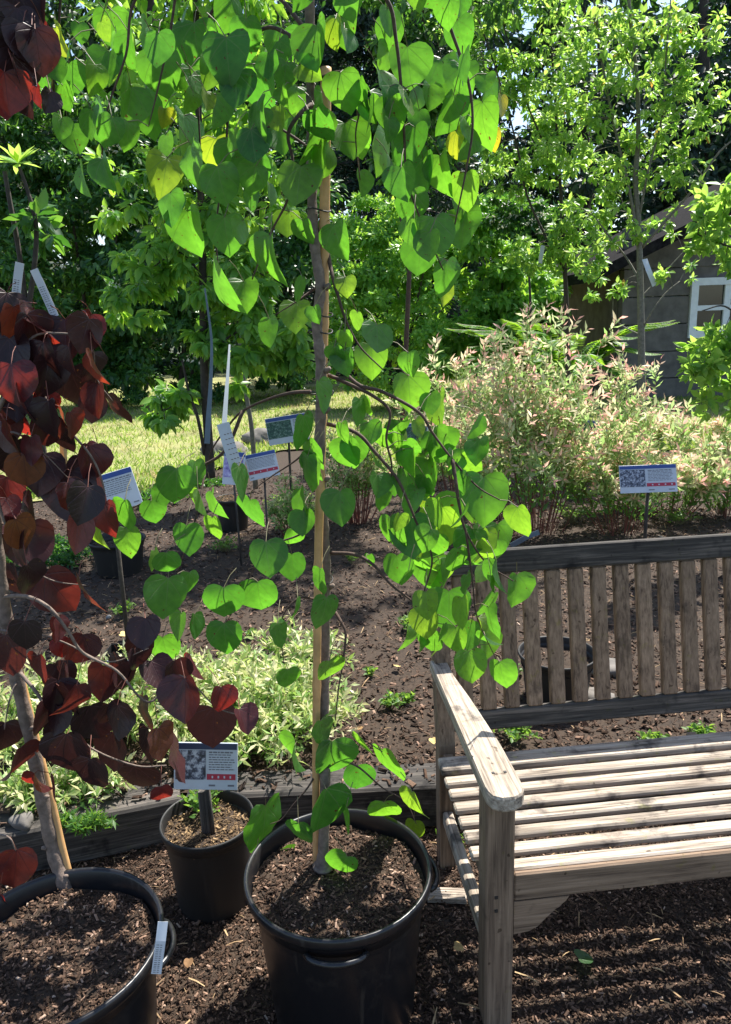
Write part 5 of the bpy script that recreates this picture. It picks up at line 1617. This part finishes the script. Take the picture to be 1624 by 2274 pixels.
# hedge-like shrubs at the back of the lawn, left half
hg = 'dark flowering shrubs at the back of the lawn'
for i, (px, Y, cr, lb, nl) in enumerate([
    (-40, 14.6, [(-60, 500, 0, 150, 30), (-40, 720, -.3, 150, 26), (-60, 300, 0, 130, 18)], 'dark green shrub filling the left edge behind the purple tree', 15000),
    (180, 14.2, [(150, 560, 0, 150, 34), (190, 730, -.4, 140, 28), (160, 400, 0, 130, 24), (120, 280, .3, 110, 18)], 'tall dark shrub behind the two white tags', 20000),
    (400, 14.4, [(380, 600, 0, 150, 34), (380, 740, -.3, 130, 26), (370, 460, 0, 130, 26), (350, 320, .3, 120, 18)], 'dark shrub with white flowers behind the thin left trunks', 20000),
    (640, 14.8, [(620, 640, 0, 140, 30), (620, 760, -.3, 110, 22), (600, 500, 0, 130, 26), (600, 350, 0, 120, 20)], 'dark shrub behind the main trunk and stake', 18000),
    ]):
    tree('flowering_shrub', px, Y, [((px, 870, 0), (px + 10, 700, 0), (px - 20, 480, 0), .05, .02), ((px + 20, 870, 0), (px + 60, 650, 0), (px + 90, 450, 0), .04, .015)],
         cr, lb, MT['hedge'], MT['bark_dark'], nl, (.09, .17), .05, hg, flowers=(13, .09), droop=.5, cat='shrub', face=(0, -.45, .8))
# bright shrubs, middle
tree('bright_shrub', 860, 12.4, [((870, 880, 0), (860, 700, 0), (840, 560, 0), .03, .01), ((880, 880, 0), (920, 700, 0), (950, 560, 0), .03, .01)],
     [(820, 560, 0, 90, 26), (920, 600, 0, 90, 28), (860, 700, 0, 120, 40), (780, 640, 0, 70, 16), (880, 810, -.2, 110, 26), (870, 480, .2, 70, 14), (780, 770, -.1, 60, 14)],
     'fine-leaved bright green shrub in the centre behind the stake', MT['bright'], MT['bark_dark'], 26000, (.06, .11), .03, None, droop=.1, cat='shrub', twigs=False, face=(0, -.6, .8))
tree('bright_shrub', 1120, 12.8, [((1130, 880, 0), (1120, 700, 0), (1110, 560, 0), .03, .01)],
     [(1080, 600, 0, 80, 24), (1160, 640, 0, 80, 24), (1120, 720, -.2, 90, 26), (1060, 500, 0, 80, 18), (1190, 740, 0, 60, 14), (1040, 760, -.2, 80, 20)],
     'glossy bright green shrub left of the fern', MT['bright'], MT['bark_dark'], 17000, (.09, .17), .03, None, droop=.5, cat='shrub', twigs=False, face=(0, -.6, .8))
# rhododendron with pale flowers
tree('rhododendron', 1180, 11.8, [((1190, 860, 0), (1180, 700, 0), (1170, 500, 0), .03, .01)],
     [(1200, 480, 0, 60, 14), (1130, 480, 0, 50, 10), (1270, 490, 0, 50, 8)], 'shrub top with pale cream flowers beside the middle sapling', MT['hedge'], MT['bark_dark'], 3500, (.06, .1), .03, None, flowers=(9, .06), cat='shrub', twigs=False)
# low dark plants at foot of the shrubs
tree('low_shrub', 320, 13.5, [((320, 872, 0), (330, 850, 0), .02, .01)], [(x, 850 + random.uniform(-6, 10), random.uniform(-.5, .5), 45, 6) for x in range(150, 720, 60)],
     'low green plants along the foot of the dark shrubs', MT['hedge'], MT['bark_dark'], 6000, (.05, .10), .03, None, cat='shrub', twigs=False)

# fern
e = empty('fern', tuple(P(1245, 800, 9.8)), 'bright green fern with long arching fronds left of the shed', 'fern')
mb = MB()
PP, YY, SS = [], [], []
fb = P(1235, 790, 9.8)
fb.z = .15
for k in range(34):
    a = random.uniform(0, 6.28)
    ln = random.uniform(.9, 1.5)
    tip = fb + Vector((math.cos(a) * ln, math.sin(a) * ln * .7, random.uniform(.5, 1.35)))
    pts = curve([fb, fb.lerp(tip, .5) + Vector((0, 0, .45)), tip], 22)
    mb.tube(pts, .004, 3, False)
    m_ = len(pts)
    for i in range(4, m_):
        t = i / m_
        ax = (pts[min(i + 1, m_ - 1)] - pts[i - 1]).normalized()
        sd = ax.cross(Vector((0, 0, 1))).normalized()
        ll = .20 * math.sin(math.pi * min(1, t * .9 + .08)) + .02
        for s in (-1, 1):
            for o_ in (0, .5):
                PP.append(tuple(pts[i] + ax * o_ * ln / m_ * 1.0))
                YY.append(tuple(sd * s + ax * .5 + Vector((0, 0, -.12))))
                SS.append(ll)
mb.build('stalks', MT['twig'], e)
PP = np.array(PP)
zd = np.tile(np.array([[0., 0., 1.]]), (len(PP), 1)) + rng.normal(size=(len(PP), 3)) * .15
instanced('fronds', NARROW, PP, frames_from(np.array(YY), zd), np.array(SS), U(0, 1, len(PP)), MT['fern'], e)

# right sapling with the grey trunk
sg = 'slender young trees standing in the bed'
tree('young_tree', 1425, 7.8, [
    ((1427, 1100, 0), (1427, 980, 0), (1426, 850, 0), (1424, 700, 0), (1422, 600, 0), (1419, 500, 0), (1412, 400, 0), (1418, 300, 0), (1415, 180, 0), (1400, 40, 0), (1390, -150, 0), .042, .012),
    ((1416, 520, 0), (1398, 420, 0), (1370, 300, .1), (1345, 180, .1), (1325, 40, .1), (1310, -100, .1), .017, .008),
    ((1426, 550, 0), (1470, 500, -.1), (1540, 420, -.2), (1600, 335, -.3), (1660, 290, -.3), .016, .007),
    ((1428, 730, 0), (1450, 690, -.1), (1480, 650, -.1), (1510, 625, -.1), .012, .005),
    ((1420, 620, 0), (1390, 570, .1), (1350, 520, .1), (1320, 480, .1), .012, .006),
    ((1420, 560, 0), (1400, 500, .2), (1380, 440, .2), .010, .005),
    ((1425, 745, 0), (1385, 725, .1), (1360, 705, .1), .008, .004),
    ((1420, 480, 0), (1440, 380, -.1), (1470, 260, -.1), (1480, 120, -.1), (1490, 0, -.1), .013, .006),
    ((1424, 660, 0), (1480, 600, .1), (1560, 520, .1), (1640, 470, .1), .007, .004)],
    [(1290, 130, .1, 110, 24), (1390, 120, 0, 110, 30), (1480, 110, -.1, 110, 26), (1400, 260, 0, 110, 30), (1300, 270, .1, 90, 20), (1500, 260, -.1, 80, 18), (1430, 380, 0, 90, 22), (1330, 400, .1, 80, 18),
     (1560, 180, -.2, 50, 8), (1530, 370, -.1, 50, 8), (1370, 500, 0, 60, 12), (1450, 500, 0, 50, 8), (1350, 650, .1, 40, 7), (1320, 580, .1, 50, 8), (1380, -20, 0, 150, 26), (1540, 60, -.2, 70, 12), (1500, 590, -.1, 40, 5), (1600, 250, -.2, 40, 5)],
    'slender young tree with grey trunk and a white tag, right of centre', MT['sapling'], MT['bark_pale'], 5400, (.055, .095), .03, sg, droop=.25, sigma=.8, cr=(.07, .17), face=(0, -.3, .9))
tree('young_tree', 1258, 8.7, [
    ((1263, 1000, 0), (1262, 850, 0), (1259, 700, 0), (1255, 600, 0), (1250, 500, 0), (1244, 400, 0), (1235, 250, 0), (1225, 100, 0), .034, .010),
    ((1255, 600, 0), (1210, 520, 0), (1170, 430, 0), (1150, 330, 0), (1110, 180, 0), (1070, 60, 0), .016, .007),
    ((1250, 560, 0), (1290, 500, 0), (1320, 430, 0), .012, .006), ((1240, 400, 0), (1200, 300, 0), (1160, 200, 0), (1120, 60, 0), .012, .006)],
    [(1230, 540, 0, 75, 22), (1290, 560, 0, 60, 14), (1180, 560, 0, 50, 8), (1150, 330, .1, 90, 20), (1100, 180, .1, 90, 22), (1000, 120, .2, 80, 14), (1200, 200, 0, 90, 22), (1230, 360, 0, 80, 18), (1080, 60, .1, 110, 22), (1200, 60, 0, 100, 18), (1120, 400, .1, 60, 12), (1150, -60, 0, 160, 20), (1300, 470, 0, 50, 8), (1180, -260, -2.2, 240, 26), (1020, -220, -1.6, 180, 16), (1300, -300, -2.8, 240, 20)],  # last three clumps: unseen foliage added above the frame to dapple the bed
    'young tree with darker trunk and dense low crown left of the grey trunk', MT['sapling'], MT['bark_dark'], 8800, (.055, .10), .03, sg, droop=.25, rlo=.0, rhi=.97, sigma=.8, cr=(.07, .17), face=(0, -.3, .9))
# leafy sapling cut by the right edge
tree('young_tree', 1640, 4.3, [((1665, 1150, 0), (1660, 900, 0), (1655, 700, 0), (1660, 500, 0), (1655, 300, 0), .018, .008), ((1658, 860, 0), (1620, 800, 0), (1570, 790, 0), .006, .003), ((1658, 720, 0), (1610, 680, 0), (1560, 690, 0), .006, .003), ((1658, 560, 0), (1600, 540, 0), (1550, 520, 0), .006, .003)],
     [(1600, 745, 0, 35, 7), (1590, 810, 0, 60, 14), (1610, 880, 0, 45, 8),  (1600, 520, 0, 40, 6), (1640, 800, 0, 70, 16), (1650, 600, 0, 45, 6), (1590, 470, 0, 34, 6), (1570, 530, .1, 34, 5), (1620, 430, 0, 34, 5), (1640, 560, .1, 30, 4)],
     'leafy sapling cut by the right edge in front of the shed window', MT['sapling'], MT['bark_dark'], 1150, (.055, .09), .02, sg, droop=.1, rlo=.1, rhi=.9)

tree('young_tree', 893, 6.2, [((893, 1040, 0), (893, 960, 0), (897, 880, 0), (905, 700, 0), (915, 500, 0), (930, 300, 0), (940, 50, 0), (930, -200, 0), .026, .010), ((905, 600, 0), (880, 400, 0), (860, 200, 0), .01, .005)],
     [(930, 300, 0, 90, 12), (960, 150, 0, 100, 14), (900, 60, 0, 110, 12), (930, -150, 0, 220, 26), (880, 380, .1, 60, 6)],
     'thin brown-stemmed young tree behind the right hanging green leaves', MT['hedge'], MT['bark_brown'], 5200, (.05, .09), .03, sg, droop=.3, sigma=.8, face=(0, -.3, .9))

# left mid tree with glossy compound leaves
tree('glossy_tree', 455, 5.2, [
    ((468, 1060, 0), (462, 960, 0), (455, 850, 0), (452, 700, 0), (450, 560, 0), (445, 400, 0), (440, 200, 0), (435, 0, 0), .035, .018),
    ((455, 1010, 0), (440, 930, -.1), (420, 870, -.1), (405, 800, -.1), .014, .007),
    ((462, 800, 0), (520, 740, -.1), (600, 730, -.1), (680, 770, -.1), .009, .004),
    ((455, 640, 0), (520, 580, -.1), (600, 620, -.1), .008, .004), ((452, 620, 0), (400, 560, 0), (330, 600, 0), .009, .004),
    ((420, 870, -.1), (385, 900, -.1), (350, 920, -.1), .006, .003)],
    [(600, 740, -.1, 80, 16), (520, 600, -.1, 80, 18), (660, 780, -.1, 40, 6), (380, 900, -.1, 45, 8), (460, 760, -.1, 35, 6), (520, 690, 0, 60, 10), (340, 600, 0, 70, 12), (440, 480, 0, 80, 14), (300, 680, 0, 60, 8), (560, 830, 0, 40, 4), (430, 300, 0, 130, 18), (300, 420, .1, 90, 10), (560, 420, .1, 90, 12), (440, 80, 0, 200, 26), (420, -160, 0, 240, 26)],  # upper clumps extend the crown out of sight, added to shade the bed
    'tree with dark slim trunk and glossy pointed leaves left of the main trunk', MT['bright'], MT['bark_dark'], 7500, (.07, .12), .03, None, face=(0, -.4, .8), droop=.8, flowers=(7, .022), sigma=.8)
tree('thin_sapling', 560, 6.4, [((568, 1085, 0), (560, 960, 0), (548, 880, 0), (535, 790, 0), (520, 640, 0), .024, .012)], [(530, 640, 0, 70, 14), (500, 540, 0, 60, 10)],
     'bare slim leaning trunk right of the ribbons', MT['hedge'], MT['bark_pale'], 1500, (.07, .12), .02, None, droop=.5)
# left sapling with a bright tuft
e = tree('tufted_sapling', 50, 2.6, [((110, 1120, 0), (85, 900, 0), (60, 700, 0), (42, 560, 0), (22, 450, 0), (10, 380, 0), .011, .007), ((60, 700, 0), (75, 600, 0), (80, 500, 0), (60, 420, 0), (42, 370, 0), .010, .005)],
     [(60, 480, 0, 30, 3), (100, 520, .1, 30, 3)], 'dark slim sapling with a bright yellow green leaf tuft at the left edge', MT['hedge'], MT['bark_dark'], 60, (.05, .08), .01, None, twigs=False)
tc0 = P(40, 362, 2.6)
nT = 17
yd = np.stack([np.cos(np.linspace(0, 6.28, nT)), np.sin(np.linspace(0, 6.28, nT)) * .7, U(-.2, .9, nT)], 1)
o = instanced('leaf_tuft', SMALL, np.tile(np.array([tuple(tc0)]), (nT, 1)), frames_from(yd, np.tile([[0, -.3, 1.]], (nT, 1))), np.stack([U(.05, .06, nT), U(.07, .085, nT), U(.05, .06, nT)], 1), U(.7, .95, nT), MT['sapling'], e)

# ------------------------------------------------------------------ shed
shed = empty('garden_shed', (0, 0, 0), 'grey brown board shed with dark roof and white window at the right', 'shed')
SY = 12.2
pl = P(1372, 900, SY)
el = P(1372, 560, SY)
z_e = el.z
x0 = pl.x
x1 = x0 + 7.0
shed.location = (x0, SY, 0.1)
wtl, wbr = P(1536, 618, SY), P(1690, 745, SY)
mb = MB()
bh = .42
zb = .05
row = 0
while zb < z_e + .35:
    zt = min(zb + bh, z_e + .35)
    if zt < wbr.z or zb > wtl.z:
        xa = x0
        for xb in (x0 + 2.2 + (row % 2) * .9, x0 + 4.6, x1):
            mb.box((xa, SY + random.uniform(0, .012), zb + .012), (xb - .01, SY + .2, zt), bev=.008)
            xa = xb
    else:
        mb.box((x0, SY, zb + .012), (wtl.x, SY + .2, zt), bev=.008)
        mb.box((wbr.x, SY, zb + .012), (x1, SY + .2, zt), bev=.008)
    zb += bh
    row += 1
mb.box((wtl.x - .01, SY + .03, wtl.z - .03), (wbr.x + .01, SY + .18, z_e + .33))
mb.box((wtl.x - .01, SY + .03, .07), (wbr.x + .01, SY + .18, wbr.z + .03))
mb.box((x0 + .02, SY + .21, .05), (x1 - .02, SY + .3, wbr.z - .3))
mb.box((x0 + .02, SY + .3, .05), (x0 + .1, SY + 4, z_e))
mb.build('wall', MT['grey_x'] if False else simple('shed_board', (0.125, 0.115, 0.108), .9, bump=.5, scale=5, var=.35), shed)
mb = MB()
fw = .11
zt_, zb_ = wtl.z, wbr.z
mb.box((wtl.x, SY - .05, zb_), (wtl.x + fw, SY + .08, zt_))
mb.box((wbr.x - fw, SY - .05, zb_), (wbr.x, SY + .08, zt_))
mb.box((wtl.x + fw, SY - .05, zt_ - fw), (wbr.x - fw, SY + .08, zt_))
mb.box((wtl.x + fw, SY - .05, zb_), (wbr.x - fw, SY + .08, zb_ + fw))
mb.box((wtl.x + fw, SY - .03, (zt_ + zb_) / 2 - .04), (wbr.x - fw, SY + .06, (zt_ + zb_) / 2 + .04))
mb.box(((wtl.x + wbr.x) / 2 - .05, SY - .025, zb_ + fw), ((wtl.x + wbr.x) / 2 + .05, SY + .055, zt_ - fw))
wf = mb.build('window', MT['frame_white'], shed)
MB().box((wtl.x + fw - .01, SY + .02, zb_ + fw - .01), (wbr.x - fw + .01, SY + .03, zt_ - fw + .01)).build('pane', MT['glass'], wf)
# gable roof, ridge running away from the path
ra, rb = P(1322, 600, SY - .9), P(1640, 440, SY - .9)
sl = (rb.z - ra.z) / (rb.x - ra.x)
rx = x0 + 3.5
apz = ra.z + sl * (rx - ra.x)
mb = MB()
for sgn in (1, -1):
    xe = ra.x if sgn > 0 else 2 * rx - ra.x
    vs = [(xe, SY - .9, ra.z), (rx, SY - .9, apz), (rx, SY + 5, apz), (xe, SY + 5, ra.z), (xe, SY - .9, ra.z - .16), (rx, SY - .9, apz - .16), (rx, SY + 5, apz - .16), (xe, SY + 5, ra.z - .16)]
    mb.add([Vector(v) for v in vs], [(0, 1, 2, 3), (7, 6, 5, 4), (0, 4, 5, 1), (0, 3, 7, 4), (3, 2, 6, 7), (1, 5, 6, 2)], .5, False)
mb.build('roof', MT['roof'], shed)
mb = MB()
mb.add([(x0, SY + .06, z_e), (x1, SY + .06, z_e), (x1, SY + .06, z_e + .3), (rx, SY + .06, apz - .2), (x0, SY + .06, z_e + .05),
        (x0, SY + .16, z_e), (x1, SY + .16, z_e), (x1, SY + .16, z_e + .3), (rx, SY + .16, apz - .2), (x0, SY + .16, z_e + .05)],
       [(0, 1, 2, 3, 4), (9, 8, 7, 6, 5), (0, 5, 6, 1), (2, 1, 6, 7), (3, 2, 7, 8), (4, 3, 8, 9), (0, 4, 9, 5)], .5, False)
mb.build('gable', MT['bronze'], shed)
